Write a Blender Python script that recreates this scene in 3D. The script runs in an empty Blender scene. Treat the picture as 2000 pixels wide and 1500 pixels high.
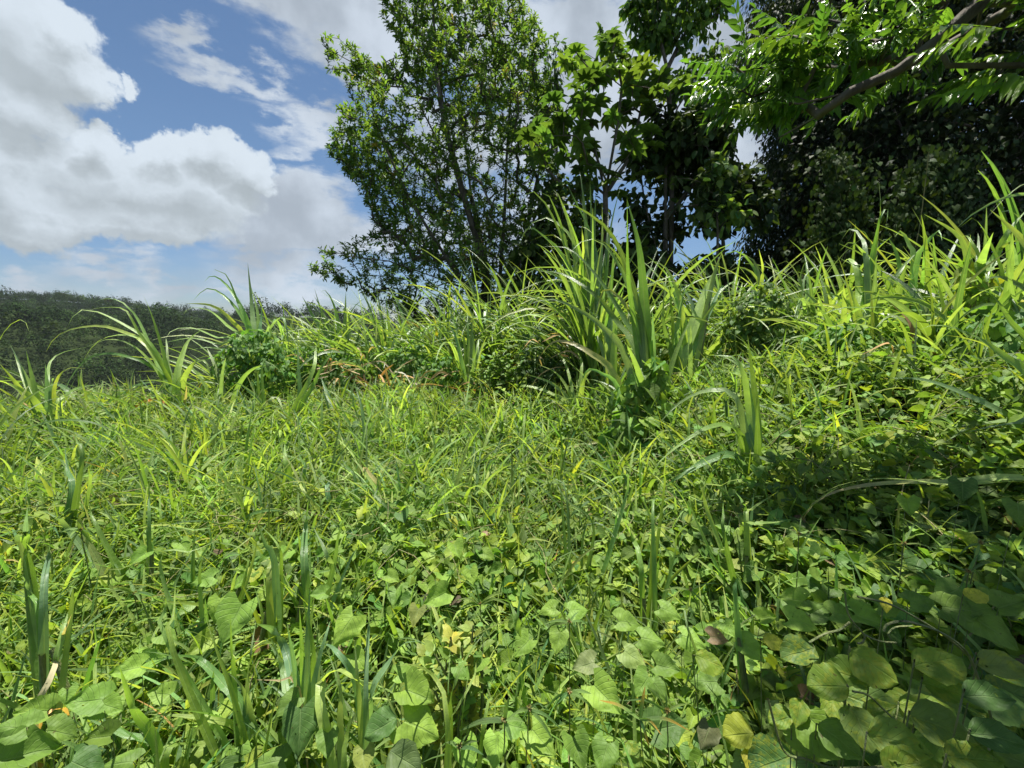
import bpy, math, random
import numpy as np
R = math.radians
rng = np.random.default_rng(7)
random.seed(7)
C = bpy.context.scene
COL = C.collection

# ------------------------------------------------------------------ camera, sun, sky
F = 781.0; PITCH = R(9.5); CAMZ = 1.55
cp, sp = math.cos(PITCH), math.sin(PITCH)
cam_d = bpy.data.cameras.new('camera'); cam = bpy.data.objects.new('camera', cam_d); COL.objects.link(cam)
cam.location = (0, 0, CAMZ); cam.rotation_euler = (R(90) - PITCH, 0, 0)
cam_d.sensor_fit = 'HORIZONTAL'; cam_d.sensor_width = 36; cam_d.lens = 36 * F / 2000
cam_d.clip_start = 0.02; cam_d.clip_end = 6000
C.camera = cam

SUN_EL, SUN_AZ = 74, 8          # azimuth clockwise from +Y (towards the right of the picture)
sv = (math.sin(R(SUN_AZ)) * math.cos(R(SUN_EL)), math.cos(R(SUN_AZ)) * math.cos(R(SUN_EL)), math.sin(R(SUN_EL)))
sl = bpy.data.lights.new('sun', 'SUN'); so = bpy.data.objects.new('sun', sl); COL.objects.link(so)
sl.energy = 5.0; sl.angle = R(0.5); sl.color = (1, 0.955, 0.87)
from mathutils import Vector
so.rotation_euler = Vector(sv).to_track_quat('Z', 'Y').to_euler(); so.location = (0, 0, 30)
C.view_settings.view_transform = 'Standard'; C.view_settings.look = 'None'
C.view_settings.exposure = 0.88; C.view_settings.gamma = 1
C.cycles.max_bounces = 7; C.cycles.diffuse_bounces = 3; C.cycles.transmission_bounces = 4
C.cycles.transparent_max_bounces = 6; C.cycles.glossy_bounces = 2
C.cycles.use_denoising = True
C.cycles.caustics_reflective = False; C.cycles.caustics_refractive = False

def ray(px, py):
    a, b = (px - 1000) / F, (750 - py) / F
    return np.array([a, cp + b * sp, -sp + b * cp])
def P(px, py, d):
    return np.array([0, 0, CAMZ]) + ray(px, py) * d

def N(nt, t, x=0, y=0, **kw):
    n = nt.nodes.new(t)
    for k, v in kw.items(): setattr(n, k, v)
    return n
def M(nt, op, a, b=None, c=None, clamp=False):
    n = nt.nodes.new('ShaderNodeMath'); n.operation = op; n.use_clamp = clamp
    for i, v in enumerate((a, b, c)):
        if v is None: continue
        if isinstance(v, (int, float)): n.inputs[i].default_value = v
        else: nt.links.new(v, n.inputs[i])
    return n.outputs[0]
def VM(nt, op, a, b=None, scale=None):
    n = nt.nodes.new('ShaderNodeVectorMath'); n.operation = op
    for i, v in enumerate((a, b)):
        if v is None: continue
        if isinstance(v, (tuple, list)): n.inputs[i].default_value = v
        else: nt.links.new(v, n.inputs[i])
    if scale is not None:
        if isinstance(scale, (int, float)): n.inputs['Scale'].default_value = scale
        else: nt.links.new(scale, n.inputs['Scale'])
    return n.outputs['Value'] if op in ('LENGTH', 'DOT_PRODUCT') else n.outputs[0]
def MR(nt, v, a, b, c=0, d=1, smooth=True):
    n = nt.nodes.new('ShaderNodeMapRange'); n.interpolation_type = 'SMOOTHSTEP' if smooth else 'LINEAR'
    if isinstance(v, (int, float)): n.inputs[0].default_value = v
    else: nt.links.new(v, n.inputs[0])
    for i, k in enumerate((a, b, c, d)): n.inputs[i + 1].default_value = k
    return n.outputs[0]
def MIX(nt, f, a, b, blend='MIX'):
    n = nt.nodes.new('ShaderNodeMix'); n.data_type = 'RGBA'; n.blend_type = blend; n.clamp_factor = True
    for s, v in ((n.inputs[0], f), (n.inputs[6], a), (n.inputs[7], b)):
        if isinstance(v, (int, float)): s.default_value = v
        elif isinstance(v, (tuple, list)): s.default_value = (*v[:3], 1)
        else: nt.links.new(v, s)
    return n.outputs[2]
def NOISE(nt, vec, scale, detail=4, rough=0.5, out=0, dist=0):
    n = nt.nodes.new('ShaderNodeTexNoise'); n.inputs['Scale'].default_value = scale
    n.inputs['Detail'].default_value = detail; n.inputs['Roughness'].default_value = rough; n.inputs['Distortion'].default_value = dist
    if vec is not None: nt.links.new(vec, n.inputs['Vector'])
    return n.outputs[out]

# clouds: (centre, radii in the picture the directions were read from, thickness)
CLOUDS = [  # sharp heaps
 (50, 70, 165, 130, 1.5), (140, 120, 85, 75, 1.4), (110, 30, 95, 55, 1.2), (40, 210, 130, 90, 1.3), (-20, 320, 130, 120, 1.3),
 (236, 146, 34, 20, .75),
 (195, 275, 75, 48, 1.5), (330, 290, 75, 48, 1.5), (420, 295, 80, 50, 1.5), (480, 335, 60, 48, 1.4), (300, 360, 240, 80, 1.8),
 (250, 420, 260, 55, 1.6), (60, 440, 130, 60, 1.4), (20, 380, 120, 80, 1.3)]
WISPS = [
 (570, 390, 170, 75, 1.3), (650, 450, 180, 65, 1.2), (520, 440, 180, 62, 1.2),
 (370, 125, 95, 42, .75), (440, 160, 90, 40, .75), (520, 190, 90, 36, .7), (700, 60, 260, 95, 1.3), (590, 20, 250, 55, 1.1), (720, 130, 150, 70, 1.1), (900, 20, 300, 110, 1.5),
 (630, 255, 90, 42, .8), (560, 260, 60, 24, .5), (1100, 90, 260, 140, 1.5), (1200, 220, 300, 130, 1.2), (950, 280, 260, 100, 1.1), (1420, 90, 130, 110, 1.4),
 (1420, 300, 150, 120, 1.1), (1000, 450, 300, 80, .8), (200, 520, 130, 34, .7), (60, 550, 140, 30, .6), (340, 548, 130, 26, .6), (560, 520, 200, 55, .8), (460, 575, 260, 26, .5),
 (1750, 100, 200, 200, 1.3), (2200, 300, 400, 200, 1.2)]
def azel(px, py):
    d = ray(px, py); return math.atan2(d[0], d[1]), math.atan2(d[2], math.hypot(d[0], d[1]))
def cloud_group():
    g = bpy.data.node_groups.new('cloud_field', 'ShaderNodeTree')
    g.interface.new_socket('P', in_out='INPUT', socket_type='NodeSocketVector')
    g.interface.new_socket('Heap', in_out='OUTPUT', socket_type='NodeSocketFloat')
    g.interface.new_socket('Wisp', in_out='OUTPUT', socket_type='NodeSocketFloat')
    gi = g.nodes.new('NodeGroupInput'); go = g.nodes.new('NodeGroupOutput')
    p = gi.outputs[0]
    n1 = NOISE(g, p, 7, 7, 0.62, out=1)
    d1 = VM(g, 'SCALE', VM(g, 'SUBTRACT', n1, (.5, .5, .5)), scale=0.13)
    n2 = NOISE(g, p, 30, 4, 0.6, out=1)
    d2 = VM(g, 'SCALE', VM(g, 'SUBTRACT', n2, (.5, .5, .5)), scale=0.042)
    q = VM(g, 'ADD', VM(g, 'ADD', p, d1), d2)
    st = VM(g, 'MULTIPLY', p, (1.0, 2.2, 1.0))
    n3 = NOISE(g, st, 6, 8, 0.6, out=1)
    d3 = VM(g, 'SCALE', VM(g, 'SUBTRACT', n3, (.5, .5, .5)), scale=0.30)
    qw = VM(g, 'ADD', p, d3)
    outs = []
    for lst, pos, ex in ((CLOUDS, q, .12), (WISPS, qw, .3)):
        acc = None
        for (cx, cy, rx, ry, a) in lst:
            a0, e0 = azel(cx - rx, cy); a1, e1 = azel(cx + rx, cy); _, et = azel(cx, cy - ry); _, eb = azel(cx, cy + ry); ac, ec = azel(cx, cy)
            v = VM(g, 'MULTIPLY', VM(g, 'SUBTRACT', pos, (ac, ec, 0)), (2 / (a1 - a0), 2 / (et - eb), 0))
            f = M(g, 'MULTIPLY_ADD', VM(g, 'LENGTH', v), -a, a)
            acc = f if acc is None else M(g, 'SMOOTH_MAX', acc, f, ex)
        outs.append(acc)
    g.links.new(outs[0], go.inputs[0]); g.links.new(outs[1], go.inputs[1])
    return g
w = bpy.data.worlds.new('World'); C.world = w; w.use_nodes = True
nt = w.node_tree; nt.nodes.clear()
sky = N(nt, 'ShaderNodeTexSky', sky_type='NISHITA', sun_disc=False, sun_elevation=R(SUN_EL), sun_rotation=R(SUN_AZ))
sky.altitude = 100; sky.air_density = 1.0; sky.dust_density = 0.15; sky.ozone_density = 2.5
tc = N(nt, 'ShaderNodeTexCoord'); sx = N(nt, 'ShaderNodeSeparateXYZ'); nt.links.new(tc.outputs['Generated'], sx.inputs[0])
az = M(nt, 'ARCTAN2', sx.outputs[0], sx.outputs[1]); el = M(nt, 'ARCSINE', sx.outputs[2])
cx = N(nt, 'ShaderNodeCombineXYZ'); nt.links.new(az, cx.inputs[0]); nt.links.new(el, cx.inputs[1])
g = cloud_group()
A = N(nt, 'ShaderNodeGroup'); A.node_tree = g; nt.links.new(cx.outputs[0], A.inputs[0])
off = VM(nt, 'ADD', cx.outputs[0], (0.012, 0.040, 0))
B = N(nt, 'ShaderNodeGroup'); B.node_tree = g; nt.links.new(off, B.inputs[0])
heap, wisp = A.outputs[0], A.outputs[1]
dh = MR(nt, heap, -0.05, 0.36); dw = M(nt, 'MULTIPLY', MR(nt, wisp, -0.14, 0.62), 0.95)
# the rest of the sky (outside the listed clouds) carries ordinary broken cloud
bn = NOISE(nt, tc.outputs['Generated'], 3.2, 8, 0.58)
behind = MR(nt, sx.outputs[1], 0.25, -0.05)
db = M(nt, 'MULTIPLY', MR(nt, bn, 0.44, 0.62), behind)
lit = MR(nt, M(nt, 'SUBTRACT', heap, B.outputs[0]), -0.5, 0.62, 0, 1, False)
edge = MR(nt, B.outputs[0], 0.9, -0.1)
cl_b = M(nt, 'ADD', M(nt, 'MULTIPLY', lit, .75), M(nt, 'MULTIPLY', edge, .45))
mott = NOISE(nt, cx.outputs[0], 9, 6, 0.6)
cl_b = M(nt, 'ADD', M(nt, 'MULTIPLY', cl_b, 0.72), M(nt, 'MULTIPLY', MR(nt, mott, .25, .75), 0.30), clamp=True)
heapcol = MIX(nt, cl_b, (4.2, 4.8, 5.2), (7.3, 8.2, 9.1))
wn = NOISE(nt, cx.outputs[0], 5, 5, 0.55)
wispcol = MIX(nt, MR(nt, wn, 0.35, 0.65), (4.3, 4.9, 5.6), (6.6, 7.4, 8.4))
blue = MIX(nt, 1.0, sky.outputs[0], MIX(nt, MR(nt, el, 0.0, .35), (.62, .74, .95), (.90, .98, 1.02)), 'MULTIPLY')
c1 = MIX(nt, dw, blue, wispcol)
c1 = MIX(nt, db, c1, wispcol)
c2 = MIX(nt, dh, c1, heapcol)
bg = N(nt, 'ShaderNodeBackground'); bg.inputs[1].default_value = 0.053; nt.links.new(c2, bg.inputs[0])
wo = N(nt, 'ShaderNodeOutputWorld'); nt.links.new(bg.outputs[0], wo.inputs[0])
w.cycles.sampling_method = 'MANUAL'; w.cycles.sample_map_resolution = 512

# ------------------------------------------------------------------ helpers
def tag(o, label=None, cat=None, group=None, kind=None):
    if label: o['label'] = label
    if cat: o['category'] = cat
    if group: o['group'] = group
    if kind: o['kind'] = kind
    return o
def thing(name, loc, label, cat, group=None):
    o = bpy.data.objects.new(name, None); COL.objects.link(o); o.location = tuple(float(v) for v in loc); o.empty_display_size = 0.1
    return tag(o, label, cat, group)
class Acc:
    def __init__(s): s.v = []; s.f = []; s.uv = []; s.c = []; s.n = 0
    def add(s, v, quads, uv, c):      # v (k,3)  quads (m,4)  uv (k,2)  c (k,3)
        s.v.append(v); s.f.append(quads + s.n); s.uv.append(uv); s.c.append(c); s.n += len(v)
    def build(s, name, mat, parent=None, smooth=True, origin=None):
        v = np.concatenate(s.v).astype(np.float32); f = np.concatenate(s.f).astype(np.int32)
        uv = np.concatenate(s.uv).astype(np.float32); c = np.concatenate(s.c).astype(np.float32)
        org = np.zeros(3)
        if parent is not None: org = np.array(parent.matrix_world.translation if parent.parent else parent.location)
        elif origin is not None: org = np.array(origin)
        v = v - org.astype(np.float32)
        me = bpy.data.meshes.new(name)
        me.vertices.add(len(v)); me.vertices.foreach_set('co', v.ravel())
        me.loops.add(f.size); me.loops.foreach_set('vertex_index', f.ravel())
        me.polygons.add(len(f)); me.polygons.foreach_set('loop_start', np.arange(0, f.size, 4, dtype=np.int32))
        me.polygons.foreach_set('use_smooth', np.full(len(f), smooth))
        me.update(calc_edges=True)
        ul = me.uv_layers.new(name='UVMap'); ul.data.foreach_set('uv', uv[f.ravel()].ravel())
        at = me.color_attributes.new('tint', 'FLOAT_COLOR', 'POINT')
        at.data.foreach_set('color', np.concatenate([c, np.ones((len(c), 1), np.float32)], 1).ravel())
        me.materials.append(mat)
        o = bpy.data.objects.new(name, me); COL.objects.link(o)
        if parent is not None: o.parent = parent
        elif origin is not None: o.location = tuple(float(x) for x in org)
        return o
def gridfaces(nu, nv):      # nu verts across, nv rows
    i = np.arange(nv - 1)[:, None] * nu + np.arange(nu - 1)[None]
    i = i.ravel(); return np.stack([i, i + 1, i + nu + 1, i + nu], 1)
def nrm(a): return a / np.maximum(np.linalg.norm(a, axis=-1, keepdims=True), 1e-9)
def jit(c, n, amt=0.18, hue=0.08):
    c = np.tile(np.array(c, float), (n, 1)) if np.ndim(c) == 1 else np.array(c, float)
    k = rng.normal(1, amt, (n, 1)).clip(.5, 1.7); h = rng.normal(0, hue, (n, 1))
    return (c * k * np.concatenate([1.12 * (1 + h * 1.6), 1 + h * .3, 1.05 * (1 - h)], 1)).clip(0.002, .9)
def pick(cols, wts, n):
    i = rng.choice(len(cols), n, p=np.array(wts) / sum(wts)); return np.array(cols, float)[i]
def wprof(s):   # grass blade width along its length
    return np.minimum(1, .45 + s * 2.4) * np.maximum(0.015, (1 - s ** 2.6)) ** .8
def blades(acc, base, az, e0, L, droop, W, col, nseg=6, fold=.22, twist=None, dpow=1.4):
    n = len(base); s = np.linspace(0, 1, nseg + 1)
    base = np.asarray(base, float)
    e = e0[:, None] - droop[:, None] * s[None] ** dpow
    ds = (L / nseg)[:, None]
    em = (e[:, 1:] + e[:, :-1]) / 2
    hh = np.concatenate([np.zeros((n, 1)), np.cumsum(np.cos(em) * ds, 1)], 1); zz = np.concatenate([np.zeros((n, 1)), np.cumsum(np.sin(em) * ds, 1)], 1)
    hd = np.stack([np.sin(az), np.cos(az)], 1)
    pos = np.zeros((n, nseg + 1, 3)); pos[..., :2] = base[:, None, :2] + hh[..., None] * hd[:, None]; pos[..., 2] = base[:, 2:3] + zz
    tan = np.stack([np.cos(e) * hd[:, 0:1], np.cos(e) * hd[:, 1:2], np.sin(e)], -1)
    side0 = np.stack([hd[:, 1], -hd[:, 0], np.zeros(n)], 1)[:, None] + np.zeros_like(tan)
    nn = np.cross(side0, tan)
    if twist is None: twist = rng.normal(0, .5, n)
    tw = (twist[:, None] * (0.3 + s[None]))[..., None]
    side = side0 * np.cos(tw) + nn * np.sin(tw); nn = np.cross(side, tan)
    hw = (W[:, None] * .5 * wprof(s)[None])[..., None]
    a = pos - side * hw; b = pos - nn * hw * fold * 2; c = pos + side * hw
    v = np.stack([a, b, c], 2).reshape(-1, 3)
    f0 = gridfaces(3, nseg + 1); k = 3 * (nseg + 1)
    f = (f0[None] + (np.arange(n) * k)[:, None, None]).reshape(-1, 4)
    uv = np.stack(np.meshgrid([0, .5, 1], s), -1).reshape(-1, 2); uv = np.tile(uv, (n, 1))
    acc.add(v, f, uv, np.repeat(col, k, 0))
def ribbon(acc, pts, W, col, nseg=14, fold=.2, up=None, tipcol=None, prof=wprof, roll=0.0):
    """one blade along 3-D control points"""
    pts = np.array(pts, float)
    d = np.concatenate([[0], np.cumsum(np.linalg.norm(np.diff(pts, axis=0), axis=1))]); d /= d[-1]
    s = np.linspace(0, 1, nseg + 1)
    # smooth interpolation (Catmull-Rom through pts)
    pp = np.vstack([2 * pts[0] - pts[1], pts, 2 * pts[-1] - pts[-2]]); out = []
    for t in s:
        i = min(max(np.searchsorted(d, t, 'right') - 1, 0), len(pts) - 2); u = (t - d[i]) / max(d[i + 1] - d[i], 1e-6)
        p0, p1, p2, p3 = pp[i], pp[i + 1], pp[i + 2], pp[i + 3]
        out.append(.5 * (2 * p1 + (p2 - p0) * u + (2 * p0 - 5 * p1 + 4 * p2 - p3) * u * u + (3 * p1 - p0 - 3 * p2 + p3) * u ** 3))
    q = np.array(out); t = nrm(np.gradient(q, axis=0))
    tocam = nrm(np.array([0, 0, CAMZ]) - q[len(q) // 2])
    nv = nrm(tocam * 1.0 + np.array([0, 0, .7]) + rng.normal(0, .28, 3)) if up is None else np.array(up, float)
    side = nrm(np.cross(t, nv)); nn = np.cross(side, t)
    if roll:
        r = (roll * s)[:, None]; side, nn = side * np.cos(r) + nn * np.sin(r), nn * np.cos(r) - side * np.sin(r)
    hw = (W * .5 * prof(s))[:, None]
    wav = (np.sin(s * 23 + rng.uniform(0, 6)) * .10)[:, None] * hw
    v = np.stack([q - side * hw + nn * wav, q - nn * hw * fold * 2, q + side * hw - nn * wav], 1).reshape(-1, 3)
    uv = np.stack(np.meshgrid([0, .5, 1], s), -1).reshape(-1, 2)
    cc = np.tile(np.array(col, float), (len(s), 1))
    if tipcol is not None:
        m = np.clip((s - .35) / .45, 0, 1)[:, None]; cc = cc * (1 - m) + np.array(tipcol) * m
    acc.add(v, gridfaces(3, nseg + 1), uv, np.repeat(cc, 3, 0))
    return q
def tube(acc, pts, rad, col, sides=6, smooth_n=None):
    pts = np.array(pts, float); rad = np.array(rad, float) if np.ndim(rad) else np.full(len(pts), rad)
    t = nrm(np.gradient(pts, axis=0)); ref = np.array([0.31, .2, .93]) if abs(t[0] @ np.array([0.31, .2, .93])) < .9 else np.array([1., 0, 0])
    a = nrm(np.cross(t, ref)); b = np.cross(t, a)
    th = np.linspace(0, 2 * math.pi, sides + 1)
    v = pts[:, None] + (a[:, None] * np.cos(th)[None, :, None] + b[:, None] * np.sin(th)[None, :, None]) * rad[:, None, None]
    uv = np.stack(np.meshgrid(np.linspace(0, 1, sides + 1), np.linspace(0, 1, len(pts))), -1).reshape(-1, 2)
    acc.add(v.reshape(-1, 3), gridfaces(sides + 1, len(pts)), uv, np.tile(np.array(col, float), (len(pts) * (sides + 1), 1)))
def curve(pts, n=12):
    pts = np.array(pts, float); pp = np.vstack([2 * pts[0] - pts[1], pts, 2 * pts[-1] - pts[-2]]); out = []
    for t in np.linspace(0, len(pts) - 1, n):
        i = min(int(t), len(pts) - 2); u = t - i; p0, p1, p2, p3 = pp[i:i + 4]
        out.append(.5 * (2 * p1 + (p2 - p0) * u + (2 * p0 - 5 * p1 + 4 * p2 - p3) * u * u + (3 * p1 - p0 - 3 * p2 + p3) * u ** 3))
    return np.array(out)
# leaf templates: x across, y towards the tip, z = upper side; length 1
def leaf_t(kind, nu=5, nv=7, cup=.12, droop=.15, seed=0):
    r = np.random.default_rng(seed + 100)
    v = np.linspace(0, 1, nv); u = np.linspace(-1, 1, nu); U, V = np.meshgrid(u, v)
    if kind == 'heart': w = .52 * np.sin(np.pi * np.clip(V, 0, 1) ** .55) ** .62 * (1 - V ** 3 * .55); w[0] = .30; back = .27 * np.abs(U) ** 1.3 * (1 - V) ** 2.2
    elif kind == 'ovate': w = .33 * np.sin(np.pi * V ** .72) ** .8; w[0] = .03; back = 0
    elif kind == 'round': w = .42 * np.sin(np.pi * V ** .8) ** .55; w[0] = .08; back = 0
    elif kind == 'lance': w = .165 * np.sin(np.pi * V ** 1.1) ** .85; w[0] = .015; back = 0
    w = np.where(V >= 1, .012, w)
    if nu >= 7: w = w * (1 + .05 * np.sin(V * 15 + r.uniform(0, 6)) + .04 * np.sin(V * 29 + U * 2 + r.uniform(0, 6)))
    X = U * w * (1 + .12 * r.normal() * np.sign(U)); Y = V - back
    wave = .03 * np.sin(V * 11 + r.uniform(0, 6)) * U
    Z = cup * np.abs(U) * w * 2 - droop * V ** 2 * .9 + wave + .02 * r.normal(size=X.shape) * np.abs(U)
    if nu >= 7: Z = Z + .035 * np.sin(U * 4.5 + r.uniform(0, 6)) * np.sin(V * 9 + r.uniform(0, 6)) + .10 * r.uniform(-1, 1) * U ** 2 * V
    vert = np.stack([X, Y, Z], -1).reshape(-1, 3); uv = np.stack([(U + 1) / 2, V], -1).reshape(-1, 2)
    return vert, gridfaces(nu, nv), uv
def place(acc, T, pos, d, n, size, col, wid=None):
    """T template; pos (k,3); d tip direction (k,3); n rough normal (k,3)"""
    tv, tf, tuv = T; d = nrm(d); x = nrm(np.cross(d, n)); z = np.cross(x, d)
    k = len(pos); s = size[:, None, None]
    sc = tv[None] * s
    if wid is not None: sc = sc * np.stack([wid, np.ones(k), np.ones(k)], 1)[:, None]
    v = pos[:, None] + sc[..., 0:1] * x[:, None] + sc[..., 1:2] * d[:, None] + sc[..., 2:3] * z[:, None]
    f = (tf[None] + (np.arange(k) * len(tv))[:, None, None]).reshape(-1, 4)
    acc.add(v.reshape(-1, 3), f, np.tile(tuv, (k, 1)), np.repeat(col, len(tv), 0))
def place_mix(acc, Ts, pos, d, n, size, col, wid=None):
    i = rng.integers(0, len(Ts), len(pos))
    for j, T in enumerate(Ts):
        m = i == j
        if m.any(): place(acc, T, pos[m], d[m], n[m], size[m], col[m], None if wid is None else wid[m])
def rdir(n): return nrm(rng.normal(size=(n, 3)))
_w = rng.normal(size=(24, 2)); _p = rng.uniform(0, 6.28, 24)
def lump(x, y, sc=1.0, k0=0, k=8):
    s = 0
    for i in range(k0, k0 + k): s = s + np.sin((x * _w[i, 0] + y * _w[i, 1]) * sc + _p[i])
    return s / k
def fbm3(p, sc):
    r = np.random.default_rng(3); s = 0; a = 1
    for o in range(3):
        for _ in range(5):
            k = r.normal(size=3) * sc * 2 ** o; s = s + a * np.sin(p @ k + r.uniform(0, 6.28))
        a *= .6
    return s / 6

# ------------------------------------------------------------------ materials
def leafmat(name, kind='vein', rough=.42, trans=.38, vein=.35, mottle=0.0, spec=.45, gain=1.0, noise_scale=9, holes=False):
    m = bpy.data.materials.new(name); m.use_nodes = True; nt = m.node_tree; nt.nodes.clear()
    at = N(nt, 'ShaderNodeAttribute', attribute_name='tint'); gain *= 1.22; uvn = N(nt, 'ShaderNodeUVMap')
    sp_ = N(nt, 'ShaderNodeSeparateXYZ'); nt.links.new(uvn.outputs[0], sp_.inputs[0]); u, v = sp_.outputs[0], sp_.outputs[1]
    tcn = N(nt, 'ShaderNodeTexCoord'); ob = tcn.outputs['Object']
    au = M(nt, 'ABSOLUTE', M(nt, 'SUBTRACT', u, .5))
    nz = NOISE(nt, ob, noise_scale, 3, .6)
    col = MIX(nt, 1.0, at.outputs['Color'], MIX(nt, MR(nt, nz, .3, .7), (.80 * gain, .82 * gain, .8 * gain), (1.2 * gain, 1.16 * gain, 1.1 * gain)), 'MULTIPLY')
    if kind == 'vein':
        rib = MR(nt, au, 0.010, 0.032, 1, 0)
        ph = M(nt, 'FRACT', M(nt, 'MULTIPLY', M(nt, 'SUBTRACT', v, M(nt, 'MULTIPLY', au, .75)), 7.0))
        lat = MR(nt, M(nt, 'ABSOLUTE', M(nt, 'SUBTRACT', ph, .5)), 0.03, 0.10, 1, 0)
        line = M(nt, 'MAXIMUM', rib, M(nt, 'MULTIPLY', lat, .6))
    else:
        rib = MR(nt, au, 0.03, 0.07, 1, 0)
        ph = M(nt, 'SINE', M(nt, 'MULTIPLY', u, 75.0))
        line = M(nt, 'MAXIMUM', rib, M(nt, 'MULTIPLY', M(nt, 'ADD', M(nt, 'MULTIPLY', ph, .5), .5), .22))
    col = MIX(nt, M(nt, 'MULTIPLY', line, vein), col, (.30, .42, .16))
    if mottle > 0:
        mz = NOISE(nt, ob, 120, 3, .65); m2 = NOISE(nt, ob, 22, 3, .6)
        mk = M(nt, 'MULTIPLY', M(nt, 'MULTIPLY', MR(nt, mz, .44, .60), MR(nt, m2, .38, .60)), mottle)
        col = MIX(nt, mk, col, (.26, .30, .03))
    # small brown insect spots
    sp2 = NOISE(nt, ob, 55, 2, .5); col = MIX(nt, MR(nt, sp2, .735, .76, 0, .75), col, (.09, .06, .02))
    pr = N(nt, 'ShaderNodeBsdfPrincipled'); nt.links.new(col, pr.inputs['Base Color'])
    pr.inputs['Roughness'].default_value = rough; pr.inputs['Specular IOR Level'].default_value = spec
    tr = N(nt, 'ShaderNodeBsdfTranslucent'); nt.links.new(MIX(nt, 1.0, col, (1.65, 1.65, .6), 'MULTIPLY'), tr.inputs[0])
    bmp = N(nt, 'ShaderNodeBump'); bmp.inputs['Strength'].default_value = .6; bmp.inputs['Distance'].default_value = .005
    nt.links.new(M(nt, 'ADD', M(nt, 'MULTIPLY', line, -.6), M(nt, 'MULTIPLY', NOISE(nt, ob, 60, 2), .8)), bmp.inputs['Height'])
    nt.links.new(bmp.outputs[0], pr.inputs['Normal'])
    mx = N(nt, 'ShaderNodeMixShader'); mx.inputs[0].default_value = trans
    nt.links.new(pr.outputs[0], mx.inputs[1]); nt.links.new(tr.outputs[0], mx.inputs[2])
    out = mx.outputs[0]
    if holes:      # insect holes
        tp = N(nt, 'ShaderNodeBsdfTransparent'); m3 = N(nt, 'ShaderNodeMixShader'); nt.links.new(MR(nt, NOISE(nt, ob, 75, 2, .5), .725, .73), m3.inputs[0]); nt.links.new(out, m3.inputs[1]); nt.links.new(tp.outputs[0], m3.inputs[2]); out = m3.outputs[0]
    o = N(nt, 'ShaderNodeOutputMaterial'); nt.links.new(out, o.inputs[0])
    return m
def barkmat(name, c1, c2, scale=14, rough=.85):
    m = bpy.data.materials.new(name); m.use_nodes = True; nt = m.node_tree; pr = nt.nodes['Principled BSDF']
    tcn = N(nt, 'ShaderNodeTexCoord'); ob = tcn.outputs['Object']
    n = NOISE(nt, VM(nt, 'MULTIPLY', ob, (1, 1, .35)), scale, 5, .65)
    col = MIX(nt, MR(nt, n, .35, .65), c1, c2)
    lich = NOISE(nt, ob, scale * .5, 3, .6); col = MIX(nt, MR(nt, lich, .58, .68, 0, .6), col, (.16, .18, .11))
    nt.links.new(col, pr.inputs['Base Color']); pr.inputs['Roughness'].default_value = rough
    b = N(nt, 'ShaderNodeBump'); b.inputs['Strength'].default_value = .7; b.inputs['Distance'].default_value = .03; nt.links.new(n, b.inputs['Height']); nt.links.new(b.outputs[0], pr.inputs['Normal'])
    return m
M_blade = leafmat('cane_leaf', 'blade', rough=.34, trans=.40, vein=.55, spec=.65)
M_grass = leafmat('grass_leaf', 'blade', rough=.45, trans=.40, vein=.25)
M_heart = leafmat('creeper_leaf', 'vein', rough=.55, trans=.34, vein=.26, spec=.3, noise_scale=25, holes=True)
M_cover = leafmat('cover_leaf', 'vein', rough=.5, trans=.36, vein=.25)
M_bean = leafmat('mottled_leaf', 'vein', rough=.55, trans=.36, vein=.16, spec=.3, holes=True, mottle=.75, noise_scale=20)
M_dry = leafmat('dry_leaf', 'blade', rough=.7, trans=.25, vein=.1, spec=.2)
M_tree = leafmat('tree_leaf', 'vein', rough=.52, trans=.36, vein=.12, spec=.2, gain=1.05)
M_shade = leafmat('shade_leaf', 'vein', rough=.55, trans=.18, vein=.1, spec=.14, gain=.6)  # gain lowered: part of the thicket's shade is put into the leaf colour
M_pin = leafmat('pinnate_leaf', 'vein', rough=.24, trans=.42, vein=.25, spec=.75, gain=1.1)
M_far = leafmat('far_foliage', 'vein', rough=.9, trans=.15, vein=0, spec=.05, noise_scale=.05)
M_bark = barkmat('bark', (.075, .06, .045), (.14, .12, .095))
M_stem = barkmat('green_stem', (.10, .14, .04), (.17, .19, .07), 40, .6)
M_vine = barkmat('vine_stem', (.17, .22, .06), (.27, .22, .10), 60, .6)

def groundmat():
    m = bpy.data.materials.new('soil'); m.use_nodes = True; nt = m.node_tree; pr = nt.nodes['Principled BSDF']
    tcn = N(nt, 'ShaderNodeTexCoord'); ob = tcn.outputs['Object']
    n = NOISE(nt, ob, 9, 6, .65); near = MIX(nt, MR(nt, n, .35, .65), (.014, .017, .008), (.04, .036, .018))
    f = NOISE(nt, ob, .012, 5, .6); f2 = NOISE(nt, ob, .35, 5, .7)
    far = MIX(nt, MR(nt, f, .48, .56), (.014, .022, .009), (.034, .050, .018))
    far = MIX(nt, MR(nt, f2, .3, .7, 0, .6), far, (.02, .03, .01))
    ln = VM(nt, 'LENGTH', ob)
    col = MIX(nt, MR(nt, ln, 25, 60), near, far)
    nt.links.new(col, pr.inputs['Base Color']); pr.inputs['Roughness'].default_value = 1; pr.inputs['Specular IOR Level'].default_value = 0
    b = N(nt, 'ShaderNodeBump'); b.inputs['Strength'].default_value = .8; b.inputs['Distance'].default_value = .03; nt.links.new(n, b.inputs['Height']); nt.links.new(b.outputs[0], pr.inputs['Normal'])
    return m

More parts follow.
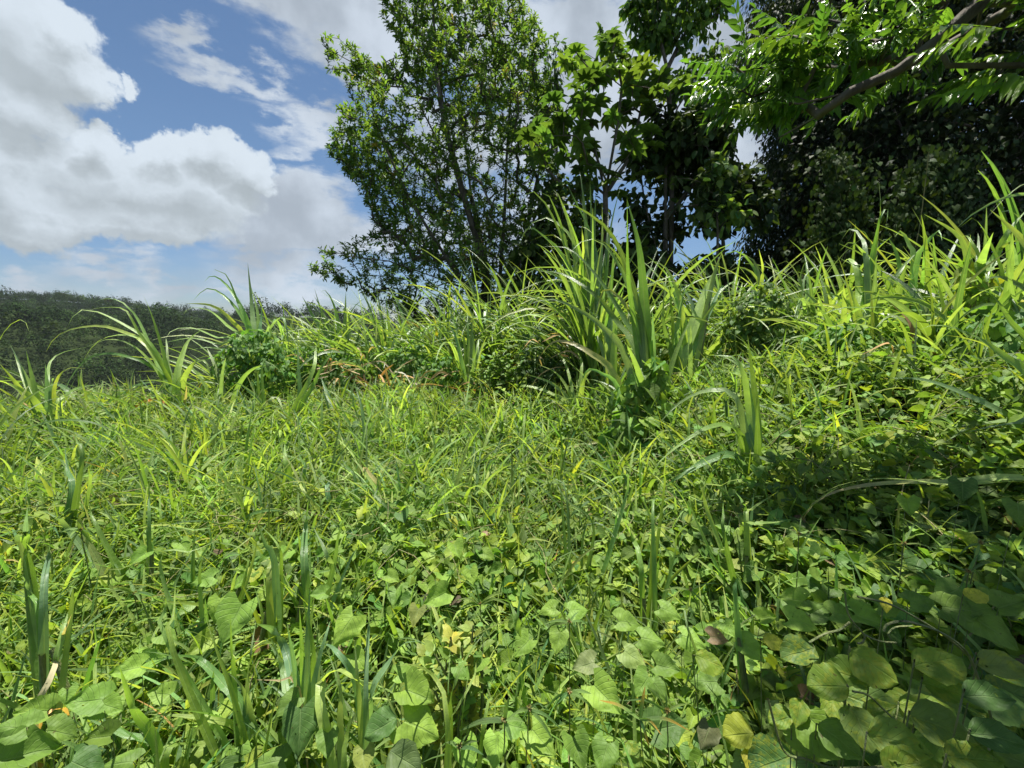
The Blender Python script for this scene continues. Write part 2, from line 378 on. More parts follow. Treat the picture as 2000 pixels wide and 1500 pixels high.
# ------------------------------------------------------------------ terrain
def sm(x, a, b): t = np.clip((x - a) / (b - a), 0, 1); return t * t * (3 - 2 * t)
def rtan(px, py): d = ray(px, py); return math.atan2(d[0], d[1]), d[2] / math.hypot(d[0], d[1])
_r1 = np.array([rtan(*p) for p in [(-300, 632), (0, 634), (100, 622), (200, 631), (330, 645), (400, 632), (550, 617), (640, 622), (760, 638), (1000, 655), (1500, 660)]])
_r2 = np.array([rtan(*p) for p in [(-300, 590), (0, 584), (120, 589), (200, 596), (300, 608), (420, 622), (600, 648), (1000, 670), (1500, 670)]])
def G(x, y):
    x = np.asarray(x, float); y = np.asarray(y, float)
    z = .85 * sm(x, .3, 3.6) * (1 - .62 * sm(y, 3.2, 6.0)) + .30 * np.exp(-((x - 1.1) ** 2 + (y - .2) ** 2) / .5) + .05 * lump(x, y, 1.6)
    z = z + .12 * sm(y, 5, 12) * sm(x, -3, 1)
    yy = np.maximum(y, .3); a = x / yy
    c = np.interp(a, [-1.6, -1.28, -.9, -.6, -.48, -.3, 0, .6, 1.5], [3.7, 4.3, 5.0, 6.6, 8.5, 15, 20, 24, 26])
    c = np.where(y > 0.3, c, 20.0)
    t = np.maximum(0, y - c); t = np.where(t < 1, t * t / 2, t - .5)
    low = -52 * (1 - np.exp(-t * .85 / 52))
    r = np.hypot(x, y); az = np.arctan2(x, y)
    e1 = np.interp(az, _r1[:, 0], _r1[:, 1]) * 330 + CAMZ; e2 = np.interp(az, _r2[:, 0], _r2[:, 1]) * 620 + CAMZ
    bump = 5 * lump(x, y, .03, 8, 6) * sm(r, 90, 160) * (1 - sm(r, 250, 320))
    k1 = sm(r, 130, 330) ** 1.0; k2 = sm(r, 360, 620)
    far = -48 * (1 - k1) + e1 * k1 - 14 * sm(r, 330, 430) * (1 - sm(r, 430, 620)); far = far * (1 - k2) + e2 * k2 - 60 * sm(r, 640, 1800) + bump
    inw = sm(az, -2.4, -1.9) * (1 - sm(az, .5, .9)) * (y > -400)
    low2 = low * (1 - sm(r, 70, 150)) + far * sm(r, 70, 150)
    z = z * (1 - sm(r, 25, 70)) + np.where(r < 70, low, low2) * np.where(r < 25, 1, inw)
    return z
rr = np.concatenate([[.05], np.geomspace(.25, 3000, 190)]); aa = np.linspace(-math.pi, math.pi, 361)
RR, AA = np.meshgrid(rr, aa, indexing='ij'); X, Y = RR * np.sin(AA), RR * np.cos(AA)
ac = Acc(); vv = np.stack([X, Y, G(X, Y)], -1).reshape(-1, 3)
ac.add(vv, gridfaces(361, len(rr)), np.zeros((len(vv), 2)), np.zeros((len(vv), 3)))
tag(ac.build('ground', groundmat()), kind='structure')
def GP(px, d):    # point on the ground straight below the view column px at depth d
    x = (px - 1000) / F * d; z = 0.0
    for _ in range(6): y = (d - (CAMZ - z) * sp) / cp; z = float(G(x, y))
    return np.array([x, y, z])
def cover(x, y):   # height of the low growth over the soil
    return (.22 + .17 * (1 + 1.5 * lump(x, y, 2.6, 3, 9)) + .12 * lump(x, y, 8, 11, 8)).clip(.08, .9) * (1 + .45 * sm(y, 2.2, 4.5)) * (.5 + .5 * np.maximum(sm(y, .8, 2.4), sm(x, .25, .8)))

# ------------------------------------------------------------------ far hillside wood
def hill_wood():
    n = 13000; az_ = rng.uniform(R(-62), R(2), n); r_ = np.sqrt(rng.uniform(95 ** 2, 640 ** 2, n)); r_[:1000] = rng.uniform(55, 100, 1000)
    keep = rng.random(n) < np.where(r_ < 345, .72, .85); az_, r_ = az_[keep], r_[keep]
    x, y = r_ * np.sin(az_), r_ * np.cos(az_); open_ = lump(x, y, .045, 5, 9)
    keep = (open_ < .30) | (r_ < 100) | (rng.random(len(x)) < .10); x, y, r_ = x[keep], y[keep], r_[keep]
    z = G(x, y); n = len(x); rad = np.exp(rng.normal(1.0, .38, n)).clip(1.3, 6) * np.clip(r_ / 130, .5, 1) * np.where(r_ < 345, 1, .8); hgt = rad * rng.uniform(1.0, 1.7, n)
    K = 150; d = rdir(n * K).reshape(n, K, 3); d[..., 2] = np.abs(d[..., 2]) * 1.1 - .25
    rr_ = rng.uniform(.72, 1.05, (n, K, 1)) * (1 + .25 * np.sin(d[..., 0:1] * 5 + d[..., 1:2] * 4 + rng.uniform(0, 6, (n, 1, 1))))
    p = np.stack([x, y, z + hgt * .85], 1)[:, None] + d * rr_ * np.stack([rad, rad, hgt], 1)[:, None]
    base = pick([(.022, .042, .014), (.032, .058, .018), (.015, .030, .011), (.048, .076, .025)], [4, 3, 3, 1], n)
    base = base * np.exp(rng.normal(0, .38, (n, 1))) * np.exp(.5 * lump(x, y, .05, 1, 9))[:, None]; col = np.repeat(base, K, 0) * rng.uniform(.7, 1.35, (n * K, 1))
    a = Acc(); T = leaf_t('round', 3, 3)
    nn = nrm(d.reshape(-1, 3) + rng.normal(0, .5, (n * K, 3)))
    place(a, T, p.reshape(-1, 3), np.cross(nn, rdir(n * K)), nn, np.repeat(rad, K) * rng.uniform(.12, .24, n * K), col)
    tag(a.build('hillside_wood', M_far), 'dark green wood covering the far side of the valley', 'wood', kind='stuff')
hill_wood()
def palm(px, py, d, h, label):
    top = P(px, py, d); b = np.array([top[0], top[1], float(G(top[0], top[1]))]); t = thing('palm_tree', b, label, 'palm tree')
    a = Acc(); tube(a, curve([b - [0, 0, .5], (b + top) / 2 + [.3, 0, 0], top], 8), np.linspace(.28, .16, 8), (.1, .09, .07)); a.build('trunk', M_bark, t)
    a = Acc(); n = 22; az_ = np.linspace(0, 6.28, n, endpoint=False) + rng.normal(0, .1, n)
    blades(a, np.tile(top, (n, 1)), az_, rng.uniform(.2, 1.2, n), np.full(n, h), rng.uniform(1.4, 2.2, n), np.full(n, 1.0), jit((.03, .045, .015), n), nseg=6, fold=.6)
    a.build('crown', M_far, t)
palm(119, 577, 380, 5.5, 'lone palm tree standing above the ridge line at the far left')
palm(212, 588, 330, 4.0, 'smaller palm on the far ridge right of the lone palm')

# ------------------------------------------------------------------ trees
def inside(poly, p):
    poly = np.array(poly, float); x, y = p[:, 0], p[:, 1]; c = np.zeros(len(p), bool); j = len(poly) - 1
    for i in range(len(poly)):
        xi, yi = poly[i]; xj, yj = poly[j]
        c ^= ((yi > y) != (yj > y)) & (x < (xj - xi) * (y - yi) / (yj - yi + 1e-12) + xi); j = i
    return c
def polydist(poly, p):
    poly = np.array(poly, float); best = np.full(len(p), 1e9)
    for i in range(len(poly)):
        a, b = poly[i], poly[(i + 1) % len(poly)]; ab = b - a; t = np.clip(((p - a) @ ab) / (ab @ ab), 0, 1)
        best = np.minimum(best, np.linalg.norm(p - (a + t[:, None] * ab), axis=1))
    return best
def crown_points(poly, d, thick, n, gap=.0, gsc=1.1):
    """points of a crown volume: silhouette read at distance d, as deep as it is wide there"""
    poly = np.array(poly, float); lo, hi = poly.min(0), poly.max(0); out = []
    while sum(map(len, out)) < n:
        q = rng.uniform(lo, hi, (n * 3, 2)); q = q[inside(poly, q)]
        dd = polydist(poly, q); depth = np.sqrt(np.clip(dd / 110, 0.02, 1)) * thick
        z = rng.uniform(-1, 1, len(q)) * depth
        sc = (d + z) / d
        pts = np.array([P(a, b, d) for a, b in q]); pts[:, 1] += z
        pts = pts[(fbm3(pts, gsc) > gap - .6)]
        out.append(pts)
    return np.concatenate(out)[:n]
def grow(seeds, targets, rtip=.006, bias=.25, step=.35, power=2.3, rmax=None):
    """seeds: list of polylines (first point of the first one is the base). Returns list of (pts, radii) and twig directions"""
    pos = []; par = []
    for li, line in enumerate(seeds):
        line = np.array(line)
        if li == 0: prev = -1
        else: prev = int(np.argmin(np.linalg.norm(np.array(pos) - line[0], axis=1)))
        for k, p in enumerate(line):
            if li > 0 and k == 0: continue
            pos.append(p); par.append(prev); prev = len(pos) - 1
    base = np.array(pos[0]); order = np.argsort(np.linalg.norm(targets - base, axis=1))
    buf = np.zeros((len(pos) + len(targets) * 12, 3)); buf[:len(pos)] = pos; n = len(pos); par = par + [0] * (len(buf) - n)
    tips = np.zeros(len(targets), int); dirs = np.zeros((len(targets), 3))
    dist0 = np.zeros(len(buf)); 
    for i in range(1, n): dist0[i] = dist0[par[i]] + np.linalg.norm(buf[i] - buf[par[i]])
    for ti in order:
        t = targets[ti]; dv = t - buf[:n]; dl = np.linalg.norm(dv, axis=1)
        cost = dl + bias * .15 * dist0[:n] + np.where(dv[:, 2] < -.1, .35 * np.abs(dv[:, 2]), 0)
        j = int(np.argmin(cost)); L = dl[j]; m = min(10, max(1, int(L / step)))
        p0 = buf[j]; pr = j
        pd = buf[j] - buf[par[j]] if par[j] >= 0 else np.array([0, 0, 1.]); pd = pd / (np.linalg.norm(pd) + 1e-6)
        c = p0 + pd * L * .35
        for k in range(1, m + 1):
            u = k / m; q = (1 - u) ** 2 * p0 + 2 * u * (1 - u) * c + u * u * t
            if k < m: q = q + rng.normal(0, .02 * min(L, 1), 3)
            buf[n] = q; par[n] = pr; dist0[n] = dist0[pr] + np.linalg.norm(q - buf[pr]); pr = n; n += 1
        tips[ti] = pr; dirs[ti] = buf[pr] - buf[par[pr]]
    area = np.zeros(n); area[tips] += rtip ** power
    kids = [[] for _ in range(n)]
    for i in range(n - 1, 0, -1):
        if par[i] >= 0: area[par[i]] += max(area[i], rtip ** power); kids[par[i]].append(i)
    rad = np.maximum(area, rtip ** power) ** (1 / power)
    if rmax: rad = np.minimum(rad, rmax)
    chains = []; stack = [(0, None)]
    while stack:
        i, p = stack.pop(); ch = [p, i] if p is not None else [i]
        while kids[i]:
            ks = sorted(kids[i], key=lambda k: -rad[k])
            for k in ks[1:]: stack.append((k, i))
            i = ks[0]; ch.append(i)
        if len(ch) > 1:
            r_ = rad[ch].copy()
            if p is not None: r_[0] = r_[1]
            chains.append((buf[ch], r_))
    return chains, nrm(dirs), tips, buf[:n], rad
def wood(chains, col, minr=0.0):
    a = Acc()
    for p, r_ in chains:
        if r_.max() < minr: continue
        tube(a, p, r_, col, 4 if r_.max() < .02 else 7 if r_.max() > .06 else 5)
    return a
LT = {k: [leaf_t(k, 3, 5, seed=i, droop=.1 + .15 * i) for i in range(3)] for k in ('lance', 'ovate', 'heart', 'round')}
def rosettes(acc, tips, dirs, per, size, cols, wts, kind='lance', spread=(.5, 1.25), amt=.2, sag=.35):
    n = len(tips) * per; c = np.repeat(tips, per, 0); ax = np.repeat(nrm(dirs + np.array([0, 0, .5])), per, 0)
    r_ = rdir(n); pe = nrm(r_ - (r_ * ax).sum(1, keepdims=True) * ax); th = rng.uniform(*spread, n)[:, None]
    d = ax * np.cos(th) + pe * np.sin(th); d[:, 2] -= sag * rng.random(n); d = nrm(d)
    up = nrm(ax + np.array([0, 0, .6]) + rng.normal(0, .3, (n, 3)))
    s = size * rng.uniform(.65, 1.2, n); p = c - ax * (rng.random(n) ** 1.5 * size * 1.7)[:, None] + d * .01
    place_mix(acc, LT[kind], p, d, up, s, jit(np.repeat(pick(cols, wts, len(tips)), per, 0), n, amt))
def cloud_leaves(acc, tips, per, rad, size, cols, wts, kind='ovate', hang=.5, amt=.22, wid=None):
    n = len(tips) * per; off = rdir(n) * (rng.random((n, 1)) ** .5) * rad; c = np.repeat(tips, per, 0) + off
    d = nrm(off / rad + rng.normal(0, .5, (n, 3)) + np.array([0, 0, -hang])); up = nrm(np.array([0, 0, 1.]) + rng.normal(0, .45, (n, 3)))
    place_mix(acc, LT[kind], c, d, up, size * rng.uniform(.6, 1.25, n), jit(np.repeat(pick(cols, wts, len(tips)), per, 0), n, amt), wid)

# 1. big broadleaf tree left of the middle
def tree_middle():
    d = 12.0
    poly = [(765, -60), (748, 40), (775, 75), (800, 120), (752, 150), (735, 120), (700, 100), (650, 82), (632, 140), (640, 180), (690, 215), (645, 262), (650, 310), (690, 350), (720, 400), (735, 450),
            (690, 470), (640, 478), (612, 525), (650, 548), (700, 560), (750, 590), (790, 625), (1010, 640), (1050, 560), (1075, 430), (1090, 330), (1095, 215), (1075, 150), (1062, 70), (1020, 12), (990, -60)]
    b = P(962, 655, d); b[2] = G(b[0], b[1])
    t = thing('broadleaf_tree', b, 'tall multi-stemmed tree with whorled narrow leaves against the open sky, left of centre', 'tree')
    def L(*pp): return [P(x, y, d + z) for x, y, z in pp]
    s0 = [b - [0, 0, .3], b + [0, 0, .3]] + L((962, 600, 0), (940, 500, -.3), (905, 380, -.6), (870, 250, -.8), (850, 120, -.6), (845, -20, -.3))
    seeds = [s0, [b + [0, 0, .3]] + L((930, 590, -.4), (870, 500, -1.2), (800, 390, -1.5), (745, 270, -1.2), (700, 170, -1)),
             [b + [0, 0, .3]] + L((975, 560, .4), (985, 430, .8), (990, 300, 1), (1000, 150, .6)),
             [b + [0, 0, .3]] + L((940, 575, -.6), (860, 545, -1.3), (760, 510, -1.6), (680, 500, -1.4)),
             [b + [0, 0, .3]] + L((1000, 590, 0), (1020, 480, .3), (1050, 350, .2), (1070, 220, 0)),
             [b + [0, 0, .3]] + L((950, 520, 1.2), (920, 380, 1.8), (900, 200, 1.8), (900, 40, 1.2))]
    tg = crown_points(poly, d, 2.4, 4300, gap=.42, gsc=1.25)
    ch, dr, *_ = grow(seeds, tg, rtip=.005, rmax=.10)
    wood(ch, (0, 0, 0)).build('trunk', M_bark, t)
    a = Acc(); rosettes(a, tg, dr, 14, .145, [(.085, .17, .04), (.11, .205, .045), (.145, .25, .05), (.065, .14, .035), (.22, .20, .04)], [5, 5, 3, 3, .25], amt=.16)
    a.build('crown', M_tree, t)
tree_middle()

# 2. tree with large lobed leaves
def palmate(nl=8):
    V = []; Fc = []; UV = []; n = 0; base = leaf_t('ovate', 3, 6, cup=.3, droop=.12)
    for k in range(nl):
        th = (k - (nl - 1) / 2) * (2 * math.pi * .86 / nl); L = 1 - .25 * abs(k - (nl - 1) / 2) / (nl / 2)
        v = base[0].copy(); v[:, 0] *= .72; v[:, 1] = v[:, 1]; v = v * L; c, s = math.cos(th), math.sin(th)
        v = np.stack([v[:, 0] * c + v[:, 1] * s, -v[:, 0] * s + v[:, 1] * c, v[:, 2] - .015 * (k % 2)], 1)
        V.append(v); Fc.append(base[1] + n); UV.append(base[2]); n += len(v)
    return np.concatenate(V), np.concatenate(Fc), np.concatenate(UV)
PALM_T = palmate(8)
def lobed_tree(name, label, d, base, limbs, leafs, nleaf, size, cols, spread=.25):
    b = P(*base, d); b[2] = G(b[0], b[1]); t = thing(name, b, label, 'tree', None)
    seeds = [[b - [0, 0, .2], b + [0, 0, .5]] + [P(x, y, d + z) for x, y, z in limbs[0]]] + [[P(x, y, d + z) for x, y, z in l] for l in limbs[1:]]
    q = np.array(leafs, float); i = rng.integers(0, len(q), nleaf); pts = np.array([P(a + rng.normal(0, 20), c + rng.normal(0, 20), d + rng.normal(0, .7)) for a, c in q[i]])
    ch, dr, *_ = grow(seeds, pts, rtip=.008, rmax=.08, step=.3)
    wood(ch, (0, 0, 0)).build('trunk', M_bark, t)
    up = nrm(np.array([.1, .15, 1.]) + rng.normal(0, .35, (nleaf, 3))); dd = nrm(np.cross(up, rdir(nleaf)) + np.array([0, 0, -.15]))
    a = Acc(); place(a, PALM_T, pts, dd, up, size * rng.uniform(.7, 1.2, nleaf), jit(pick(cols, [3, 3, 2], nleaf), nleaf, .18))
    a.build('crown', M_tree, t)
lobed_tree('trumpet_tree', 'slender tree with big lobed hand-shaped leaves right of the tall tree', 9.5, (1185, 640),
    [[(1185, 560, 0), (1184, 470, 0), (1182, 380, 0), (1170, 320, 0), (1150, 260, .2), (1120, 190, .2)], [(1182, 350, 0), (1205, 250, -.3), (1215, 170, -.2), (1200, 110, 0)],
     [(1170, 320, 0), (1125, 290, .3), (1100, 260, .3)], [(1184, 420, 0), (1235, 300, .2), (1250, 220, .3)]],
    [(1120, 130), (1150, 150), (1200, 75), (1180, 110), (1215, 130), (1240, 140), (1100, 210), (1140, 200), (1180, 180), (1225, 180), (1110, 260), (1075, 255), (1060, 300), (1130, 290), (1160, 230), (1200, 230), (1250, 200), (1190, 80), (1230, 100), (1290, 150), (1080, 330), (1150, 300), (1060, 250), (1230, 290), (1270, 240), (1120, 370), (1200, 350)],
    125, .36, [(.07, .14, .032), (.095, .18, .04), (.055, .115, .028)])
# 3. thin tree whose drooping leaves reach the top edge
def thin_tree(name, label, d, base, limbs, poly, n, per, size, cols, kind, hang, thick=.9, gap=0, rad=.22, rmax=.07, mat=None, cat='tree', rtip=.006):
    b = P(*base, d); b[2] = G(b[0], b[1]); t = thing(name, b, label, cat)
    seeds = [[b - [0, 0, .2], b + [0, 0, .4]] + [P(x, y, d + z) for x, y, z in limbs[0]]] + [[P(x, y, d + z) for x, y, z in l] for l in limbs[1:]]
    tg = np.concatenate([crown_points(pl, d, thick, int(k), gap=gap) for pl, k in zip(poly, n)])
    ch, dr, *_ = grow(seeds, tg, rtip=rtip, rmax=rmax, step=.25)
    wood(ch, (0, 0, 0)).build('trunk', M_bark, t)
    a = Acc(); cloud_leaves(a, tg, per, rad, size, cols, [3, 3, 2], kind, hang); a.build('crown', mat or M_tree, t); return t
thin_tree('slender_tree', 'thin tall tree forking high up with drooping pointed leaves at the top edge', 10, (1310, 640),
    [[(1310, 520, 0), (1312, 380, 0), (1310, 250, 0), (1303, 135, 0), (1285, 60, -.2), (1270, -20, -.2)], [(1303, 135, 0), (1330, 80, .2), (1355, 20, .3), (1360, -40, .3)]],
    [[(1225, 20), (1260, -50), (1420, -50), (1405, 40), (1350, 70), (1250, 70)], [(1250, 75), (1300, 60), (1345, 85), (1300, 100)], [(1280, 150), (1340, 130), (1350, 185), (1290, 180)]], [170, 18, 20], 9, .19,
    [(.07, .15, .03), (.10, .20, .035), (.045, .10, .025)], 'ovate', 1.1)
thin_tree('slender_tree', 'thin young tree with drooping leaves touching the overhanging branch', 10.5, (1415, 640),
    [[(1412, 480, 0), (1410, 300, 0), (1408, 240, 0), (1400, 170, 0), (1395, 110, 0)], [(1410, 240, 0), (1370, 170, 0), (1350, 130, .2)]],
    [[(1345, 115), (1390, 95), (1425, 90), (1430, 200), (1390, 240), (1350, 190)]], [80], 9, .17, [(.06, .13, .03), (.08, .16, .035), (.04, .09, .025)], 'ovate', .9)
thin_tree('slender_tree', 'spindly bare-stemmed sapling poking up between the tall tree and the lobed-leaf tree', 11, (1095, 640),
    [[(1092, 480, 0), (1088, 300, 0), (1090, 180, 0), (1085, 100, 0)]],
    [[(1070, 80), (1105, 78), (1105, 170), (1075, 170)]], [22], 9, .2, [(.06, .13, .03), (.07, .14, .035), (.04, .09, .025)], 'lance', .7)
# dark leafy understorey
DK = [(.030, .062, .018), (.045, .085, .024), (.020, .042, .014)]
thin_tree('leafy_shrub', 'dark glossy broad-leaved shrub below the thin forked tree', 9.8, (1300, 660),
    [[(1300, 560, 0), (1300, 430, 0), (1300, 320, 0), (1310, 260, 0)], [(1300, 430, 0), (1370, 340, .2), (1420, 290, 0)], [(1300, 500, 0), (1260, 400, -.2), (1250, 330, 0)]],
    [[(1245, 300), (1300, 225), (1380, 215), (1420, 260), (1400, 330), (1470, 350), (1490, 430), (1450, 450), (1400, 440), (1360, 470), (1290, 480), (1240, 430), (1225, 380)],
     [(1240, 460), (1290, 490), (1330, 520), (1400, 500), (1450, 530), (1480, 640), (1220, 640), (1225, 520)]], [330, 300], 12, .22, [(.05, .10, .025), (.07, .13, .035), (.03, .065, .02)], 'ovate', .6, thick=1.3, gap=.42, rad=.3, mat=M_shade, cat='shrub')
thin_tree('leafy_shrub', 'pale-leaved young shrub catching the sun in front of the dark thicket', 9.0, (1400, 640),
    [[(1400, 560, 0), (1402, 460, 0), (1400, 400, 0), (1395, 340, 0)]],
    [[(1370, 330), (1400, 310), (1425, 330), (1415, 370), (1380, 370)], [(1360, 400), (1420, 385), (1450, 420), (1400, 450), (1360, 440)]], [16, 20], 10, .2, [(.14, .24, .05), (.11, .21, .06), (.08, .16, .05)], 'ovate', .4, cat='shrub')
thin_tree('leafy_shrub', 'low dark shrub under the lobed-leaf tree beside the tallest cane', 10, (1110, 660),
    [[(1110, 600, 0), (1115, 500, 0), (1120, 400, 0)]],
    [[(1050, 330), (1100, 300), (1160, 330), (1170, 420), (1200, 480), (1240, 560), (1250, 640), (1000, 640), (1010, 520), (1040, 430)]], [420], 12, .2, [(.05, .10, .025), (.065, .12, .03), (.03, .06, .02)], 'ovate', .6, thick=1.2, gap=.15, rad=.3, mat=M_tree, cat='shrub')
# dark tall trees of the right
thin_tree('evergreen_tree', 'tall dark evergreen with fine hanging leaves rising behind the overhanging branch', 13.5, (1600, 660),
    [[(1600, 500, 0), (1590, 350, 0), (1600, 150, 0), (1620, -60, 0)], [(1600, 350, 0), (1540, 200, -.5), (1500, 80, -.5)], [(1600, 500, 0), (1530, 400, -.6), (1490, 340, -.6)]],
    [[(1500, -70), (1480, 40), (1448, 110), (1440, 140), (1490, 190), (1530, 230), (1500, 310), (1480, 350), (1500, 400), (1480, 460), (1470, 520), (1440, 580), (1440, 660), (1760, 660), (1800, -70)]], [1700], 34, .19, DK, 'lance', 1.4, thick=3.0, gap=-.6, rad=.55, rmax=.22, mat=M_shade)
thin_tree('evergreen_tree', 'huge dark shaded tree filling the right side behind the cane', 11.5, (1850, 680),
    [[(1850, 560, 0), (1840, 400, 0), (1850, 200, 0), (1880, -60, 0)], [(1845, 400, 0), (1760, 250, -.8), (1700, 100, -.8)], [(1850, 300, 0), (1960, 150, -.5), (2050, 0, -.4)], [(1850, 560, 0), (1750, 480, -.9), (1680, 400, -.9)]],
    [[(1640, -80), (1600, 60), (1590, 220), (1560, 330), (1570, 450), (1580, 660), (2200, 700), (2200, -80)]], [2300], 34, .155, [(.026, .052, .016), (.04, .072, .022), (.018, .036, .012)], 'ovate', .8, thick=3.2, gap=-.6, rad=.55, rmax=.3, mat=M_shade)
# curtains of creeper hanging over the shaded tree
def curtain(label, d, poly, n, cols, size=.10):
    poly = np.array(poly, float); b = P(poly[:, 0].mean(), 650, d); b[2] = G(b[0], b[1]); t = thing('hanging_creeper', b, label, 'creeper')
    pts = crown_points(poly, d, .5, n) + rng.normal(0, 1, (n, 3)) * (.05 + .45 * rng.random((n, 1)) ** 3); a = Acc()
    for k in range(26):
        q = pts[rng.integers(n)]; e = q.copy(); e[2] = max(G(q[0], q[1]), q[2] - 2.5); tube(a, curve([q, (q + e) / 2 + rng.normal(0, .15, 3), e], 6), .008, (0, 0, 0), 4)
    a.build('stem', M_vine, t); a = Acc()
    nn = nrm(np.array([0, -.8, .7]) + rng.normal(0, .35, (n, 3))); dd = nrm(np.array([0, -.3, -1]) + rng.normal(0, .4, (n, 3)))
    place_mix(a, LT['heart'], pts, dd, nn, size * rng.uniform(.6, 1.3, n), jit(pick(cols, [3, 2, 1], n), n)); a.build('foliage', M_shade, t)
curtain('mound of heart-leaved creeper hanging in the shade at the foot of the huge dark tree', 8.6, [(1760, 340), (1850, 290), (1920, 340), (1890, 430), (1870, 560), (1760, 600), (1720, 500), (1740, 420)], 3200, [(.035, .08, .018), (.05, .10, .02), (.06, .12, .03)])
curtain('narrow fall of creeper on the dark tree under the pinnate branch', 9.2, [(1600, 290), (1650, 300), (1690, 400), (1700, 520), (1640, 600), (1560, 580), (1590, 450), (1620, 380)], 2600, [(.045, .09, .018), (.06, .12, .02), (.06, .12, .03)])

# 4. overhanging limb with pinnate leaves; its trunk stands outside the picture on the right
def pinnate_T(npair=8, seed=0):
    rg = np.random.default_rng(seed)
    V = []; Fc = []; UV = []; n = 0; lf = leaf_t('ovate', 3, 5, cup=.15, droop=.2)
    for k in range(npair * 2 + 1):
        y = .12 + .82 * (k // 2) / npair; sgn = -1 if k % 2 else 1; th = sgn * R(66 - 22 * (k // 2) / npair + rg.normal(0, 8)); L = .225 * (1 - .25 * abs((k // 2) / npair - .45)) * rg.uniform(.75, 1.15); hg_ = rg.uniform(.5, 1.5)
        if rg.random() < .07 and k < npair * 2: continue
        if k == npair * 2: th = 0; y = .93
        v = lf[0] * L; v[:, 0] *= .72; c, s = math.cos(th), math.sin(th)
        v = np.stack([(v[:, 0] * c + v[:, 1] * s) * .72, -v[:, 0] * s + v[:, 1] * c + y, v[:, 2] - hg_ * np.abs(v[:, 1] * s) - .22 * y * y], 1)
        V.append(v); Fc.append(lf[1] + n); UV.append(lf[2]); n += len(v)
    ys = np.linspace(0, .95, 7); w_ = .006
    v = np.concatenate([np.stack([np.full(7, -w_), ys, -.22 * ys ** 2], 1)[:, None], np.stack([np.full(7, w_), ys, -.22 * ys ** 2], 1)[:, None]], 1).reshape(-1, 3)
    V.append(v); Fc.append(gridfaces(2, 7) + n); UV.append(np.full((14, 2), .25))
    return np.concatenate(V), np.concatenate(Fc), np.concatenate(UV)
PIN_T = [pinnate_T(8, 1), pinnate_T(7, 2), pinnate_T(9, 3), pinnate_T(6, 4), pinnate_T(8, 5)]
def overhang():
    b = np.array([5.2, 2.2, float(G(5.2, 2.2))])
    t = thing('overhanging_tree', b, 'tree reaching in from the right with a mossy limb and sunlit pinnate leaves', 'tree')
    d = 3.4; limb = [P(2150, -170, 1.73), P(2010, -80, 1.76), P(1920, 0, 1.80), P(1830, 80, 1.87), P(1750, 140, 1.94), P(1660, 180, 2.02), P(1560, 203, 2.09), P(1500, 195, 2.16)]
    main = curve([b - [0, 0, .2], b + [0, 0, 1.5], b + [-.3, .1, 3.0], b + [-.9, .3, 4.2]], 8)
    seeds = [list(main), [main[-1], np.array([3.2, 1.9, 4.3])] + limb, [P(1640, 185, 2.05), P(1600, 225, 2.09), P(1555, 250, 2.16), P(1520, 270, 2.23)],
             [main[-2], b + [-2.2, -.6, 4.6], b + [-3.3, -.9, 4.4], b + [-4.2, -1.0, 4.2]], [main[-3], b + [-1.4, -1.0, 3.4], b + [-2.4, -1.6, 3.6]]]
    T = []
    def zone(poly, n, dd, th):
        T.append(crown_points(poly, dd, th, n))
    zone([(1430, 130), (1480, 70), (1560, 40), (1650, 50), (1680, 100), (1640, 160), (1560, 190), (1460, 200), (1410, 160)], 32, 2.35, .25)
    zone([(1540, 60), (1600, -40), (1900, -60), (1820, 60), (1700, 110), (1600, 110)], 18, 2.2, .3)
    zone([(1500, 180), (1580, 180), (1590, 220), (1560, 240), (1510, 220)], 9, 2.25, .15)
    zone([(1700, 60), (1800, 50), (1800, 130), (1730, 150)], 10, 2.2, .2)
    zone([(1920, -40), (2100, -60), (2100, 170), (1980, 160), (1930, 60)], 14, 1.7, .25)
    # crown over the bank beside the camera, above the frame: it shades the lower right
    nn = 290; q = np.stack([rng.uniform(.9, 2.8, nn), rng.uniform(.9, 2.1, nn), rng.uniform(3.3, 4.6, nn)], 1); T.append(q)
    nn = 40; q = np.stack([rng.uniform(3.6, 6, nn), rng.uniform(.5, 3.5, nn), rng.uniform(4.2, 6.0, nn)], 1); T.append(q)
    tg = np.concatenate(T); ch, dr, tips, buf, rad = grow(seeds, tg, rtip=.006, rmax=.045, step=.2, power=2.5)
    wood(ch, (0, 0, 0)).build('trunk', M_bark, t)
    per = 2; n = len(tg) * per; p = np.repeat(tg, per, 0); o = np.repeat(nrm(dr * [1, 1, .3]), per, 0)
    dd = nrm(o + rng.normal(0, .75, (n, 3)) * [1, 1, .35] + np.array([-.35, -.1, .05])); up = nrm(np.array([0, 0, 1.]) + rng.normal(0, .25, (n, 3)))
    a = Acc(); place_mix(a, PIN_T, p, dd, up, rng.uniform(.22, .36, n), jit(pick([(.06, .14, .022), (.09, .19, .028), (.045, .11, .018)], [3, 3, 1], n), n, .15))
    a.build('crown', M_pin, t)
overhang()

